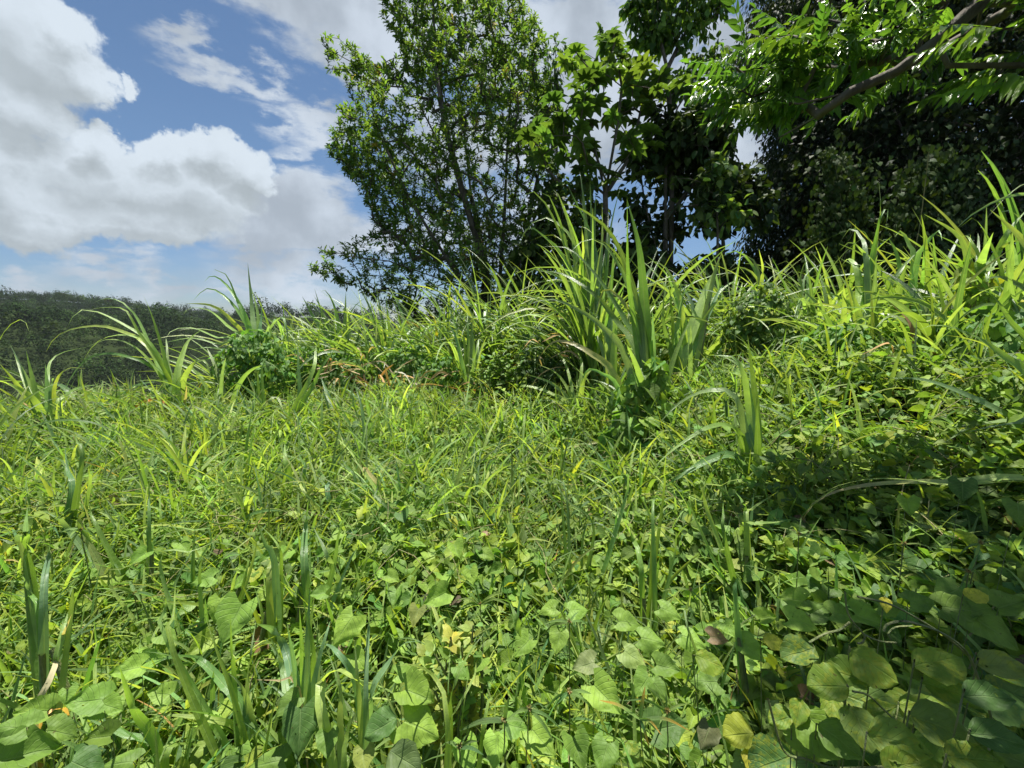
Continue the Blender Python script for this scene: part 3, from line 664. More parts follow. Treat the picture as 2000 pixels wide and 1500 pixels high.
# ------------------------------------------------------------------ cane and tall grass
GR = (.12, .22, .045); LG = (.20, .31, .085); DG = (.075, .15, .045); BG = (.13, .22, .10); YL = (.34, .33, .04); TAN = (.42, .33, .17); OR = (.50, .26, .09); BR = (.22, .15, .09)
TINT = dict(g=GR, l=LG, d=DG, b=BG, y=YL, t=TAN, o=OR, r=BR)
def tr(pts, crop): s, ox, oy = crop; return [(ox + a / s, oy + b / s) for a, b in pts]
K5 = (3.333, 0, 480); K6 = (3.333, 500, 500); K7 = (2.5, 1000, 350); K8 = (2.5, 1400, 350)
K0 = (1, 0, 0); L4 = (4, 0, 1150); M4 = (4, 500, 1150); N4 = (4, 1000, 1150); Q4 = (4, 1500, 1150); A4 = (4, 0, 800); B4 = (4, 500, 800); C4 = (4, 1000, 800); D4 = (4, 1500, 800)
def clump(label, px, d, crop, leaves, extra=0, ex=None, name='cane_clump', cat='cane', group='cane clumps along the crest', mat=None, stems=3, wide=1.0, wild=.3):
    b = GP(px, d); t = thing(name, b, label, cat, group)
    a = Acc(); dry = Acc(); ends = []
    for lf in leaves:
        pts, wd, tint = lf[0], lf[1], (lf[2] if len(lf) > 2 else 'g')
        q = tr(pts, crop); wd = wd / crop[0] * d / F * wide * 1.22
        dz = rng.normal(0, wild) ; m = len(q)
        p3 = [P(x, y, d + dz * (k / (m - 1)) ** 1.2 + .06 * rng.normal()) if k else P(x, y, d + rng.normal(0, .05)) for k, (x, y) in enumerate(q)]
        if np.linalg.norm(p3[0][:2] - b[:2]) < .7:
            bb = b + np.array([rng.normal(0, .03), rng.normal(0, .03), .02]); ends.append(p3[0]); p3 = [bb] + p3 if np.linalg.norm(p3[0] - bb) > .06 else [bb] + p3[1:]
        prof = lambda s: np.minimum(1, .30 + np.clip(s - .08, 0, 1) * 2.4) * np.maximum(.01, 1 - s ** 1.9)
        c = jit(TINT[tint[0]], 1, .12)[0] * 1.3; tc_ = TINT[tint[1]] if len(tint) > 1 else None  # tint raised to stand in for sunlight the upright blades miss
        ribbon(dry if tint[0] in 'tor' else a, p3, wd, c, nseg=18, tipcol=tc_, prof=prof, fold=.16, roll=rng.normal(0, .3))
    if extra:
        ex = ex or {}
        if leaves and name == 'cane_clump': extra = int(extra * 1.9) + 6; ex = dict(ex, h=ex.get('h', 1.2) * 1.3, w=ex.get('w', .032) * 1.1, sx=.07)
        H = ex.get('h', 1.2); n = extra; az_ = rng.normal(ex.get('az', -1.3), ex.get('saz', 1.4), n); e0 = rng.uniform(1.2, 1.56, n); L = H * rng.uniform(.6, 1.15, n)
        bb = np.tile(b, (n, 1)) + np.stack([rng.normal(0, ex.get('sx', .07), n), rng.normal(0, ex.get('sx', .07), n), np.zeros(n)], 1); bb[:, 2] = G(bb[:, 0], bb[:, 1])
        stand = ex.get('stand', .0)
        bb[:, 2] += rng.uniform(0, 1, n) * stand
        blades(a, bb, az_, e0, L, rng.uniform(.5, 2.7, n) * ex.get('dr', 1), np.full(n, ex.get('w', .032)) * 1.25 * rng.uniform(.5, 1.25, n),
               jit(pick([GR, LG, DG, BG], [4, ex.get('lg', 3), 2, 2], n), n, .15), nseg=12)
        nd = max(2, n // 7)
        blades(dry, bb[:nd], rng.uniform(-3, 3, nd), rng.uniform(.5, 1.3, nd), L[:nd] * .7, rng.uniform(1.5, 3.2, nd), np.full(nd, .02), jit(TAN, nd, .2), nseg=9)
    if stems:
        s = Acc()
        for k in range(stems):
            e = (ends[k % len(ends)] if ends else b + [0, 0, .5]); h0 = b + rng.normal(0, .04, 3) * [1, 1, 0]
            e2 = h0 * .25 + e * .75; tube(s, curve([h0 - [0, 0, .05], (h0 + e2) / 2 + rng.normal(0, .015, 3), e2], 7), np.linspace(.014, .008, 7), (0, 0, 0), 6)
        s.build('stem', M_stem, t)
    if a.n: a.build('foliage', mat or M_blade, t)
    if dry.n: dry.build('dry_foliage', M_dry, t)
    return t

clump('left cane clump with long blades arching over the dark valley, tan leaves at its foot', 345, 4.6, K5, [
 ([(1130, 1000), (1000, 700), (880, 450), (770, 355), (660, 348), (590, 380)], 24), ([(1120, 950), (980, 640), (820, 520), (620, 425), (500, 430), (435, 540)], 28, 'l'),
 ([(1130, 980), (960, 650), (800, 560), (640, 520), (440, 550), (340, 620), (300, 690)], 30, 'l'), ([(1120, 1000), (950, 640), (780, 580), (640, 620), (570, 700), (540, 760)], 28, 'l'),
 ([(1130, 1000), (1050, 650), (980, 430), (930, 320)], 30), ([(1140, 1020), (1010, 800), (860, 730), (700, 700), (560, 740), (460, 860), (420, 960)], 24),
 ([(1150, 900), (1190, 700), (1240, 600), (1310, 550)], 48, 'l'), ([(1170, 1000), (1200, 860), (1270, 760), (1340, 755), (1380, 880)], 38, 'l'), ([(1130, 1050), (1080, 860), (920, 720), (880, 740)], 24),
 ([(1120, 1080), (1000, 1000), (860, 1060), (720, 1140)], 38, 'o'), ([(1120, 1080), (980, 1010), (880, 1040), (790, 1130)], 30, 'l'), ([(1120, 1060), (1040, 960), (900, 910), (840, 950)], 24, 'l'), ([(1130, 1030), (1000, 780), (850, 640), (700, 610), (560, 660)], 24, 'l'),
 ([(1130, 950), (1070, 700), (1000, 520)], 34), ([(1130, 950), (1040, 760), (900, 560), (820, 420), (700, 400), (560, 420)], 22), ([(1190, 1080), (1210, 980), (1215, 900)], 20, 't'), ([(1150, 1000), (1100, 800), (1085, 640), (1080, 600)], 20, 'b')], extra=10, ex=dict(h=.9, w=.03))
clump('tall cane clump whose upright spear leaf rises highest on the left, above the ridge', 490, 5.6, K5, [
 ([(1650, 640), (1640, 400), (1612, 110)], 44, 'b'), ([(1650, 640), (1560, 400), (1480, 200), (1400, 155), (1380, 190)], 24, 'l'), ([(1640, 640), (1580, 420), (1470, 250), (1380, 195), (1330, 235)], 30),
 ([(1640, 640), (1560, 440), (1440, 310), (1340, 280), (1260, 355)], 30), ([(1680, 620), (1700, 480), (1705, 360)], 34, 'b'), ([(1600, 640), (1500, 480), (1380, 390), (1210, 375)], 32, 'l'),
 ([(1600, 660), (1480, 520), (1360, 420), (1240, 405), (1190, 450)], 22), ([(1580, 640), (1420, 600), (1260, 535), (1130, 545), (1080, 600)], 22, 'l'), ([(1740, 640), (1770, 520), (1840, 465), (1870, 560), (1880, 680)], 36, 'b'),
 ([(1660, 640), (1680, 460), (1630, 250)], 34), ([(1560, 660), (1420, 640), (1250, 600), (1050, 635)], 22, 'l'), ([(1840, 640), (1850, 520), (1835, 330)], 10, 'd'), ([(1650, 700), (1500, 680), (1350, 660), (1240, 680)], 26, 'l'),
 ([(1820, 760), (1815, 820), (1790, 880)], 26, 't'), ([(1760, 640), (1800, 700), (1850, 860)], 30), ([(1720, 640), (1740, 560), (1750, 510), (1720, 520)], 40, 'b')], extra=16, ex=dict(h=1.2, w=.035))
clump('cane clump cut by the left edge with blunt broad upright blades', 90, 4.1, K5, [
 ([(320, 1150), (310, 950), (295, 770)], 46), ([(290, 1150), (180, 900), (90, 700)], 62), ([(270, 1150), (130, 930), (0, 770)], 44, 'l'), ([(330, 1150), (310, 900), (330, 750), (420, 690), (560, 660)], 24),
 ([(340, 1150), (360, 900), (440, 800), (560, 800)], 24, 'l'), ([(280, 1150), (230, 950), (170, 680)], 40), ([(340, 1100), (420, 980), (520, 920), (650, 905)], 34, 'l'), ([(300, 1180), (220, 1000), (60, 900), (-60, 870)], 40, 'l'),
 ([(230, 1100), (140, 800), (60, 630)], 14, 'd'), ([(330, 1150), (370, 1020), (440, 970), (560, 970)], 26, 'l'), ([(300, 1150), (340, 900), (345, 860)], 40, 'b'), ([(280, 1190), (200, 1060), (120, 1000)], 30, 't')], extra=14, ex=dict(h=.8, w=.032))
clump('cane leaf bending in at the far left edge over the valley', -40, 3.4, K5, [([(-60, 800), (-20, 640), (60, 520), (150, 480), (190, 560)], 30), ([(-100, 900), (-60, 700), (10, 740), (120, 750)], 26), ([(-60, 1000), (0, 1050), (80, 1120), (160, 1180)], 40, 'l')], extra=6, ex=dict(h=1.1))
clump('dark upright cane clump just right of the spear-leaf clump, against the ridge', 665, 6.8, K6, [
 ([(540, 600), (440, 400), (380, 210)], 48, 'd'), ([(520, 600), (400, 440), (300, 260)], 44, 'd'), ([(575, 640), (580, 420), (585, 230)], 38, 'd'), ([(540, 500), (500, 300), (440, 215), (420, 230)], 34),
 ([(500, 620), (380, 480), (230, 385), (200, 400)], 34, 'd'), ([(590, 620), (610, 500), (690, 440)], 28, 'b'), ([(600, 640), (600, 500), (620, 360), (700, 280), (770, 260)], 14), ([(560, 640), (480, 560), (360, 480), (280, 480)], 28, 'd')], extra=26, ex=dict(h=1.5, w=.045))
clump('bushy pale green cane clump in the middle of the left row, yellowing on its right', 764, 7.2, K6, [
 ([(870, 700), (800, 480), (700, 340), (620, 310)], 30, 'l'), ([(860, 700), (830, 450), (780, 280), (760, 240)], 26), ([(880, 700), (870, 500), (855, 360), (845, 250)], 30), ([(900, 720), (930, 540), (960, 440), (1040, 450), (1120, 560)], 32, 'lo'),
 ([(920, 740), (940, 620), (990, 530), (1060, 470)], 28, 'l'), ([(860, 740), (820, 600), (740, 560), (710, 570)], 30), ([(880, 800), (850, 620), (820, 480)], 34, 'b'), ([(930, 760), (920, 560), (960, 440), (990, 420)], 44, 'b')], extra=40, ex=dict(h=1.7, w=.045))
clump('cane clump with a bright yellow leaf beside green ones under the tall tree', 854, 7.0, K6, [
 ([(1180, 740), (1150, 600), (1110, 440)], 40, 'y'), ([(1190, 700), (1180, 560), (1160, 400), (1110, 395)], 32, 'y'), ([(1200, 700), (1200, 500), (1190, 320)], 32, 'l'), ([(1210, 700), (1220, 500), (1225, 330), (1200, 310)], 34, 'l'),
 ([(1220, 720), (1230, 560), (1250, 470), (1280, 480)], 26, 'b'), ([(1200, 760), (1240, 640), (1250, 440), (1260, 260)], 16), ([(1190, 900), (1190, 800), (1200, 740)], 26)], extra=8, ex=dict(h=1.2, w=.04, dr=.5))
clump('narrow sheaf of straight upright dark cane leaves right of the yellow-leaved clump', 918, 6.2, K6, [
 ([(1400, 860), (1400, 600), (1415, 350)], 42, 'b'), ([(1380, 860), (1360, 600), (1340, 420)], 34), ([(1370, 860), (1330, 640), (1280, 480), (1230, 430)], 34, 'b'), ([(1430, 860), (1440, 640), (1450, 540), (1480, 560)], 38, 'b'),
 ([(1390, 860), (1380, 500), (1375, 360)], 30), ([(1410, 860), (1420, 620), (1400, 420)], 32, 'd'), ([(1360, 850), (1330, 700), (1310, 620)], 24, 'd')], extra=5, ex=dict(h=1.1, dr=.4))
clump('dark grass clump standing alone in the low growth below the dry leaves', 735, 3.9, K6, [
 ([(700, 1250), (660, 1050), (630, 940)], 34, 'd'), ([(760, 1250), (740, 1050), (700, 880)], 36, 'd'), ([(820, 1300), (850, 1000), (860, 900)], 36, 'g'), ([(830, 1250), (900, 1200), (1000, 1160)], 32, 'l'), ([(720, 1280), (690, 1000), (640, 820)], 26, 'd'),
 ([(780, 1300), (800, 1100), (790, 1000)], 34, 'd'), ([(740, 1300), (720, 1150), (700, 1050)], 30, 'd'), ([(810, 1280), (820, 1200), (860, 1140), (890, 1170)], 30, 'b'), ([(850, 1290), (900, 1160), (930, 1080)], 24)], extra=24, ex=dict(h=.55, w=.03, dr=.6), name='grass_clump', cat='grass', stems=0)
clump('pair of upright grass leaves in the left foreground of the vine-hung cane', 525, 4.4, K6, [
 ([(60, 1040), (20, 900), (10, 740)], 44, 'd'), ([(270, 1000), (275, 700), (270, 560)], 34, 'd'), ([(350, 880), (430, 720), (530, 585)], 38), ([(350, 800), (390, 600), (410, 520)], 36), ([(100, 1000), (90, 940), (140, 920), (190, 1040)], 36, 'b'),
 ([(60, 1000), (-80, 850), (-160, 820)], 34, 'b'), ([(500, 1000), (450, 860), (420, 780)], 26, 'd'), ([(40, 720), (150, 740), (200, 820), (240, 860)], 20)], extra=12, ex=dict(h=.8, w=.035), name='grass_clump', cat='grass')
clump('tallest cane, a dense stand of many stalks reaching up before the lobed-leaf tree', 1150, 5.6, K7, [
 ([(300, 620), (260, 300), (180, 80), (130, 60)], 30), ([(320, 600), (300, 300), (220, 60), (200, 50)], 34, 'l'), ([(380, 600), (370, 300), (340, 20), (330, -40)], 34, 'd'), ([(400, 600), (390, 250), (380, 0)], 34, 'd'), ([(420, 560), (440, 300), (440, 120)], 32, 'b'),
 ([(450, 560), (480, 250), (530, 30)], 28), ([(300, 560), (240, 360), (130, 260), (80, 230), (40, 300)], 26), ([(350, 600), (330, 350), (250, 120)], 30), ([(300, 440), (380, 390), (430, 395)], 28, 'l'), ([(300, 600), (230, 480), (100, 440), (60, 500)], 26, 'l'),
 ([(350, 520), (300, 300), (180, 190), (90, 220), (30, 330)], 28), ([(330, 560), (350, 340), (340, 230), (400, 270)], 24, 'l'), ([(290, 500), (250, 300), (150, 100), (80, 60), (40, 130)], 22), ([(420, 500), (380, 260), (300, 90), (270, 20)], 26, 'd'),
 ([(360, 600), (300, 380), (200, 270), (90, 300)], 24), ([(370, 600), (360, 260), (340, 90)], 34, 'l'), ([(430, 600), (460, 360), (470, 160)], 30, 'd'), ([(410, 600), (400, 320), (410, 60)], 34), ([(340, 640), (250, 500), (150, 520), (80, 600)], 24, 'l'),
 ([(300, 700), (290, 620), (300, 540)], 20), ([(350, 820), (390, 730), (430, 640)], 22, 't')], extra=60, ex=dict(h=1.5, w=.045, stand=.9, sx=.2, dr=.8), stems=10)
clump('big cane in front of the tall stand, broad blades arching left, creeper climbing its foot', 1262, 3.8, K7, [
 ([(660, 900), (645, 600), (620, 330), (562, 100)], 62, 'g'), ([(650, 900), (600, 560), (480, 260), (280, 115), (240, 120)], 38, 'd'), ([(650, 880), (560, 500), (440, 310), (340, 305), (290, 350)], 32, 'l'), ([(620, 880), (500, 680), (400, 560), (240, 460), (120, 450)], 36, 'd'),
 ([(560, 880), (440, 720), (330, 640), (200, 585), (80, 610)], 36, 'b'), ([(640, 880), (560, 700), (420, 480), (280, 340), (140, 330)], 28, 'd'), ([(690, 900), (690, 760), (685, 640)], 44, 'b'), ([(620, 850), (570, 500), (562, 90)], 38),
 ([(660, 900), (610, 620), (560, 450), (480, 330), (400, 290)], 40, 'g'), ([(500, 960), (400, 860), (290, 800), (200, 795), (140, 860)], 40, 'lt'), ([(520, 1020), (440, 950), (370, 930), (330, 1020)], 26, 'l'), ([(660, 820), (600, 640), (590, 620)], 34),
 ([(650, 900), (640, 740), (600, 700), (560, 640)], 30), ([(500, 1270), (380, 1290), (200, 1320), (130, 1350)], 18, 'gt'), ([(620, 800), (560, 620), (450, 540), (400, 720)], 26, 'b')], extra=4, ex=dict(h=1.0, w=.05))
clump('short pale cane with a blunt whitish leaf between the two biggest canes', 1192, 4.8, K7, [
 ([(480, 800), (480, 640), (470, 530)], 48, 'b'), ([(500, 800), (510, 640), (540, 560), (545, 510)], 34, 'l'), ([(460, 860), (440, 740), (380, 640), (350, 620)], 34, 'b'), ([(470, 860), (440, 700), (400, 650)], 30, 'b'), ([(490, 860), (520, 700), (560, 660)], 30, 'l'), ([(450, 860), (400, 740), (420, 660)], 26, 'b')], extra=10, ex=dict(h=.9, w=.04, dr=.5))
clump('cane leaning right with one very broad bright blade folded at its tip', 1335, 5.0, K7, [
 ([(820, 900), (890, 700), (950, 530), (1010, 410)], 66, 'l'), ([(1000, 415), (1040, 430), (1055, 500), (1065, 590)], 26, 'b'), ([(800, 900), (780, 640), (760, 450)], 38), ([(850, 880), (830, 640), (770, 460), (700, 400), (650, 420)], 28, 'l'),
 ([(860, 900), (960, 660), (1030, 520), (1060, 600)], 28, 'b'), ([(810, 900), (800, 760), (795, 690)], 28, 'b'), ([(840, 900), (930, 700), (1000, 600), (1060, 560)], 26), ([(830, 900), (840, 700), (780, 520), (740, 440)], 42, 'l'), ([(800, 860), (820, 640), (850, 500)], 28, 'b'), ([(850, 900), (820, 620), (830, 440)], 26),
 ([(780, 860), (740, 700), (745, 520)], 26, 'd'), ([(870, 860), (960, 620), (1080, 500), (1150, 520)], 20)], extra=14, ex=dict(h=1.0, w=.045))
clump('single stout cane in the right foreground, wide blades bending low to the left', 1478, 2.55, K7, [
 ([(1185, 1440), (1165, 1150), (1130, 950), (1080, 870), (970, 860)], 52, 'l'), ([(1192, 1460), (1195, 1150), (1150, 760)], 46, 'g'), ([(1150, 1300), (1090, 1060), (960, 1030), (820, 1090), (700, 1210)], 42, 'b'), ([(1140, 1330), (1080, 1210), (960, 1210), (800, 1310), (700, 1400)], 40, 'g'),
 ([(1160, 1450), (1080, 1345), (960, 1370), (820, 1450), (740, 1500)], 46, 'd'), ([(1180, 1500), (1100, 1470), (1020, 1510)], 30, 'l'), ([(1185, 1450), (1150, 1200), (1100, 1090)], 46, 'd'), ([(1195, 1480), (1200, 1300), (1195, 1050)], 40, 'g')], stems=2, wild=.15, group=None)
clump('low fountain of thin pale leaves in front of the dark creeper mound', 1128, 4.6, K7, [
 ([(310, 1120), (230, 960), (120, 900)], 22, 'l'), ([(300, 1120), (200, 1000), (60, 950)], 22, 'l'), ([(300, 1130), (180, 1040), (40, 1010), (80, 1100)], 22, 'l'), ([(320, 1120), (320, 1000), (315, 900)], 22), ([(330, 1120), (350, 980), (390, 930), (360, 960)], 28, 'l'), ([(340, 1130), (400, 1030), (480, 1010)], 20),
 ([(310, 1120), (260, 900), (190, 820)], 18), ([(300, 1140), (200, 1080), (100, 1090)], 20, 'l'), ([(320, 1120), (340, 900), (300, 820)], 20)], extra=8, ex=dict(h=.6, w=.025), stems=0)
clump('sunlit cane in the right middle, broad translucent yellow-green leaves before the dark tree', 1692, 4.2, K8, [
 ([(720, 740), (730, 560), (760, 430), (790, 300)], 50, 'l'), ([(710, 700), (700, 540), (680, 430), (640, 388), (605, 430)], 50, 'l'), ([(700, 700), (660, 560), (580, 440)], 44, 'l'), ([(740, 500), (770, 320), (800, 180), (835, 140), (830, 210)], 28, 'g'), ([(780, 320), (800, 150), (790, 0)], 9, 'g'),
 ([(740, 740), (820, 560), (900, 440), (990, 340)], 30, 'b'), ([(730, 400), (700, 280), (650, 240), (590, 330)], 28, 'b'), ([(740, 460), (690, 330), (640, 310), (600, 350)], 28, 'l'), ([(720, 720), (640, 600), (540, 560), (470, 600)], 28), ([(760, 700), (780, 560), (760, 430)], 44, 'l'), ([(720, 480), (760, 340), (690, 240), (540, 290)], 10)], extra=10, ex=dict(h=1.0, w=.05, az=-1.5))
clump('wide-leaved cane just right of the sunlit one, its blades folded over at the tips', 1755, 4.3, K8, [
 ([(820, 740), (870, 600), (930, 400)], 74, 'l'), ([(960, 440), (940, 320), (900, 255), (870, 280)], 34, 'l'), ([(970, 440), (1020, 320), (1080, 250), (1100, 300)], 34, 'l'), ([(1060, 760), (1090, 640), (1120, 540), (1190, 460), (1190, 540)], 38, 'l'), ([(1050, 760), (1100, 600), (1100, 440)], 24, 'g'),
 ([(900, 500), (860, 320), (820, 290), (800, 330)], 28), ([(1000, 700), (980, 560), (1000, 500), (1040, 520)], 28, 'l'), ([(980, 700), (1000, 560), (1060, 480), (1160, 500)], 26), ([(940, 720), (1000, 520), (1010, 400), (1020, 270)], 24)], extra=16, ex=dict(h=1.1, w=.045, az=-1))
clump('cane at the right with three broad pale-green blades fanning upward above small yellow leaves', 1905, 3.6, K8, [
 ([(1245, 520), (1210, 330), (1150, 250), (1010, 170)], 44, 'l'), ([(1265, 520), (1300, 380), (1350, 260)], 50, 'l'), ([(1290, 520), (1360, 380), (1420, 260), (1520, 140)], 50, 'g'), ([(1400, 560), (1330, 300), (1250, 190), (1180, 240)], 20, 'g'), ([(1300, 480), (1240, 300), (1200, 280), (1170, 330)], 20)], extra=12, ex=dict(h=1.1, w=.04))
clump('near cane at the right edge with one very wide blade pointing up left', 2060, 2.2, K8, [
 ([(1640, 560), (1560, 380), (1450, 250), (1335, 150)], 84, 'l'), ([(1600, 200), (1500, 80), (1380, 100), (1250, 170), (1170, 240)], 26, 'b'), ([(1600, 100), (1520, 20), (1420, 80), (1300, 210)], 24, 'b'), ([(1560, 1000), (1400, 860), (1250, 760), (1080, 710), (980, 740)], 40, 'g'),
 ([(1600, 1250), (1420, 1150), (1240, 1060), (1020, 980), (800, 970)], 30, 'b'), ([(1600, 900), (1440, 700), (1340, 560), (1240, 540)], 34), ([(1640, 700), (1540, 560), (1400, 480), (1300, 490)], 44, 'd'), ([(1620, 1150), (1400, 1180), (1260, 1200), (1120, 1280)], 40, 'b'), ([(1600, 760), (1460, 600), (1430, 420), (1480, 260)], 30, 'l')], extra=0, ex=dict(h=.8, w=.04), group=None, wild=.15)
clump('cane lying low with a long striped blade stretched flat over the creeper at the right', 1985, 1.75, D4, [
 ([(2050, 560), (1440, 568), (1180, 560), (800, 585), (500, 650), (330, 760), (232, 950)], 60, 'lt'), ([(2080, 600), (1440, 590), (1100, 545), (800, 540), (560, 590), (400, 660)], 40, 'l'), ([(2200, 60), (1960, 100), (1700, 140), (1400, 225)], 46, 'b')], stems=0, wild=.08, group=None)
clump('grass clump with thin arching leaves left of the sunlit cane, against the dark forest', 1485, 5.6, K8, [
 ([(215, 560), (225, 440), (205, 340)], 26, 'l'), ([(210, 560), (160, 400), (80, 350), (0, 400)], 22), ([(210, 540), (190, 420), (140, 370), (60, 440)], 20, 'b'), ([(230, 560), (300, 460), (400, 400)], 16, 'b'), ([(220, 560), (120, 430), (20, 480)], 20, 'l'), ([(400, 620), (400, 480), (340, 400), (290, 420)], 20, 'b'), ([(400, 620), (440, 460), (560, 400), (600, 410)], 20, 'b'), ([(400, 620), (410, 460), (470, 340)], 16)], extra=30, ex=dict(h=1.1, w=.03), name='grass_clump', cat='grass')
# procedural rows behind
_rows = [(560, 7.4, 1.3, 24, 'bushy cane clump behind the dry tan leaves'), (610, 6.4, 1.0, 24, 'low cane clump above the heap of dry tan leaves'), (812, 8.0, 1.4, 30, 'cane clump behind the yellow-leaved one'),
 (885, 8.6, 1.5, 30, 'cane clump at the foot of the tall tree, left of its trunk'), (960, 7.6, 1.6, 44, 'fine-leaved cane clump under the trunk of the tall tree'), (1010, 8.2, 1.7, 44, 'pale cane clump directly right of the tall tree trunk'), (1055, 7.2, 1.5, 36, 'cane clump behind the dark creeper mound'),
 (1090, 8.4, 1.7, 30, 'cane clump seen between the creeper mound and the tallest cane'), (1290, 7.0, 1.5, 36, 'cane clump behind the right side of the front cane'), (1420, 7.4, 1.6, 40, 'thin-leaved cane behind the very broad bright blade'),
 (1540, 6.2, 1.4, 40, 'wispy cane clump right of the thin arching grass, before the dark forest'), (1590, 5.6, 1.3, 34, 'wispy cane clump nearest the left of the sunlit cane'), (1640, 6.6, 1.4, 30, 'cane clump peeping over the left shoulder of the sunlit cane'),
 (1800, 5.4, 1.5, 30, 'cane clump behind the wide-leaved cane with folded tips'), (1850, 4.6, 1.3, 26, 'yellow-green cane clump between the folded-tip cane and the fanning blades'), (1950, 4.8, 1.6, 30, 'cane clump behind the fanning pale-green blades'),
 (1990, 3.4, .9, 12, 'cane clump half hidden by the very wide edge blade'), (1640, 4.3, .8, 22, 'drooping grass tussock at the left foot of the sunlit cane'), (1820, 3.4, .8, 18, 'drooping grass tussock below the fanning cane'), (180, 4.9, .7, 16, 'small cane clump between the two big left clumps'), (440, 5.0, .8, 18, 'small cane clump to the right of the tan-footed clump'),
 (1230, 6.2, 1.9, 34, 'upright cane clump right behind the big front cane'), (1370, 6.0, 1.3, 26, 'cane clump to the right of the cane with the very broad bright blade')]
for px, d, h, n, lab in _rows:
    clump(lab, px, d, K0, [], extra=int(n * (1.9 if px > 1400 else 1.6)), ex=dict(h=h * (1.55 if px > 1400 else 1.5), w=.054, sx=.09, stand=h * .3, az=-1.2, saz=1.7, lg=5 if px > 1400 else 3), stems=3)

ORD = 'first second third fourth fifth sixth seventh eighth ninth tenth eleventh twelfth thirteenth fourteenth fifteenth sixteenth'.split()
for x0, x1, d0, d1, k, h, lab in ((540, 780, 6.4, 8.2, 12, 1.4, 'cane clump %s from the left in the crowded row behind the dry tan leaves'), (800, 1040, 6.8, 9.2, 14, 1.6, 'thin clump %s from the left in the row under the tall tree'),
        (1240, 1480, 6.4, 8.5, 10, 1.4, 'thin clump %s from the left in the row before the glossy shrub'), (1480, 1700, 5.4, 7.5, 12, 1.3, 'thin cane %s from the left in the row before the tall dark evergreen'), (1700, 2040, 3.8, 6.2, 16, 1.25, 'green cane %s from the left in the row before the huge shaded tree'),
        (1560, 2040, 2.9, 3.9, 9, .6, 'low tussock %s from the left on the bank under the right-hand canes')):
    for i in range(k):
        clump(lab % ORD[i], x0 + (x1 - x0) * (i + rng.random()) / k, rng.uniform(d0, d1), K0, [], extra=int(24 * min(h, 1.2)), ex=dict(h=h * 1.15 * rng.uniform(.75, 1.25), w=.048, sx=.08, stand=h * .2, az=-1.3, saz=1.2, lg=4), stems=2, group='look-alike grass and cane clumps of the crowded rows')
# ------------------------------------------------------------------ creeper mounds, shrubs
HT = [leaf_t('heart', 7, 9, cup=(.16, .3, .05, .4, .1, .25)[i], droop=.05 + .09 * i, seed=i) for i in range(6)]
HT2 = [leaf_t('heart', 3, 5, cup=.2, droop=.1 + .15 * i, seed=i) for i in range(3)]
def mound(label, pts, n, size, cols, thick=.12, name='creeper_mound', Ts=None, mat=None, spread=None):
    """pts: list of (px,py,depth,radius m) blobs carrying a shell of leaves"""
    b = GP(pts[-1][0], pts[-1][2]); t = thing(name, b, label, 'creeper'); a = Acc(); s = Acc(); tot = sum(p[3] ** 2 for p in pts)
    for (px, py, d, r_) in pts:
        c = P(px, py, d); k = max(6, int(n * r_ * r_ / tot)); dr = rdir(k); dr[:, 1] -= .3; dr = nrm(dr)
        p = c + dr * r_ * rng.uniform(.7, 1.08, (k, 1)); gz = G(p[:, 0], p[:, 1]); p[:, 2] = np.maximum(p[:, 2], gz + .03)
        nn = nrm(dr + np.array([0, -.1, 1.0]) + rng.normal(0, .3, (k, 3))); dd = nrm(np.array([0, 0, -.8]) + dr * .5 + rng.normal(0, .4, (k, 3)))
        place_mix(a, Ts or HT2, p, dd, nn, size * rng.uniform(.55, 1.2, k), jit(pick(cols, [3, 3, 1], k), k))
        for q in p[:max(4, k // 25)]: 
            g0 = c + (np.array([c[0], c[1], G(c[0], c[1])]) - c) * .8; tube(s, curve([g0, (g0 + q) / 2 + rng.normal(0, .05, 3), q], 6), .004, (0, 0, 0), 4)
    s.build('stem', M_vine, t); a.build('foliage', mat or M_heart, t)
CV = [(.07, .17, .035), (.10, .23, .045), (.14, .26, .04)]
mound('heart-leaved creeper wrapped round the foot of the big front cane', [(1270, 740, 3.65, .16), (1245, 790, 3.6, .22), (1290, 800, 3.55, .2), (1250, 850, 3.5, .26), (1220, 870, 3.45, .2), (1290, 880, 3.4, .2)], 520, .12, [(.10, .20, .035), (.13, .26, .045), (.18, .31, .05)], Ts=HT)
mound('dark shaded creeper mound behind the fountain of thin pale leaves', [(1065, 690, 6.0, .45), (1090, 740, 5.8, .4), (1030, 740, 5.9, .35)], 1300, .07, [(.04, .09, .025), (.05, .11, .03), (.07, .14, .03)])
mound('creeper draped on the stems of the spear-leaf cane with rusty tips', [(500, 690, 5.4, .32), (470, 720, 5.3, .3), (530, 730, 5.3, .3)], 800, .07, CV)
mound('round bushy creeper mound between the leaning cane and the thin arching grass', [(1480, 615, 5.2, .38), (1495, 670, 5.1, .35), (1450, 650, 5.2, .25)], 1500, .06, [(.06, .13, .03), (.09, .18, .03), (.16, .24, .05)])
mound('creeper bank under the sunlit cane at the right', [(1640, 700, 3.9, .35), (1720, 730, 3.7, .35), (1800, 720, 3.6, .35), (1880, 700, 3.4, .4), (1960, 720, 3.0, .4)], 2600, .08, CV)
mound('yellow-leaved creeper climbing beside the fanning blades at the right', [(1905, 555, 3.5, .13), (1900, 520, 3.5, .08), (1915, 600, 3.5, .2)], 90, .09, [(.24, .31, .04), (.14, .26, .04), (.10, .2, .04)])
mound('low tangled creeper bank behind the dry tan leaves', [(600, 730, 6.2, .4), (680, 740, 6.2, .4), (800, 720, 6.6, .4), (860, 740, 6.2, .35)], 2400, .065, CV)
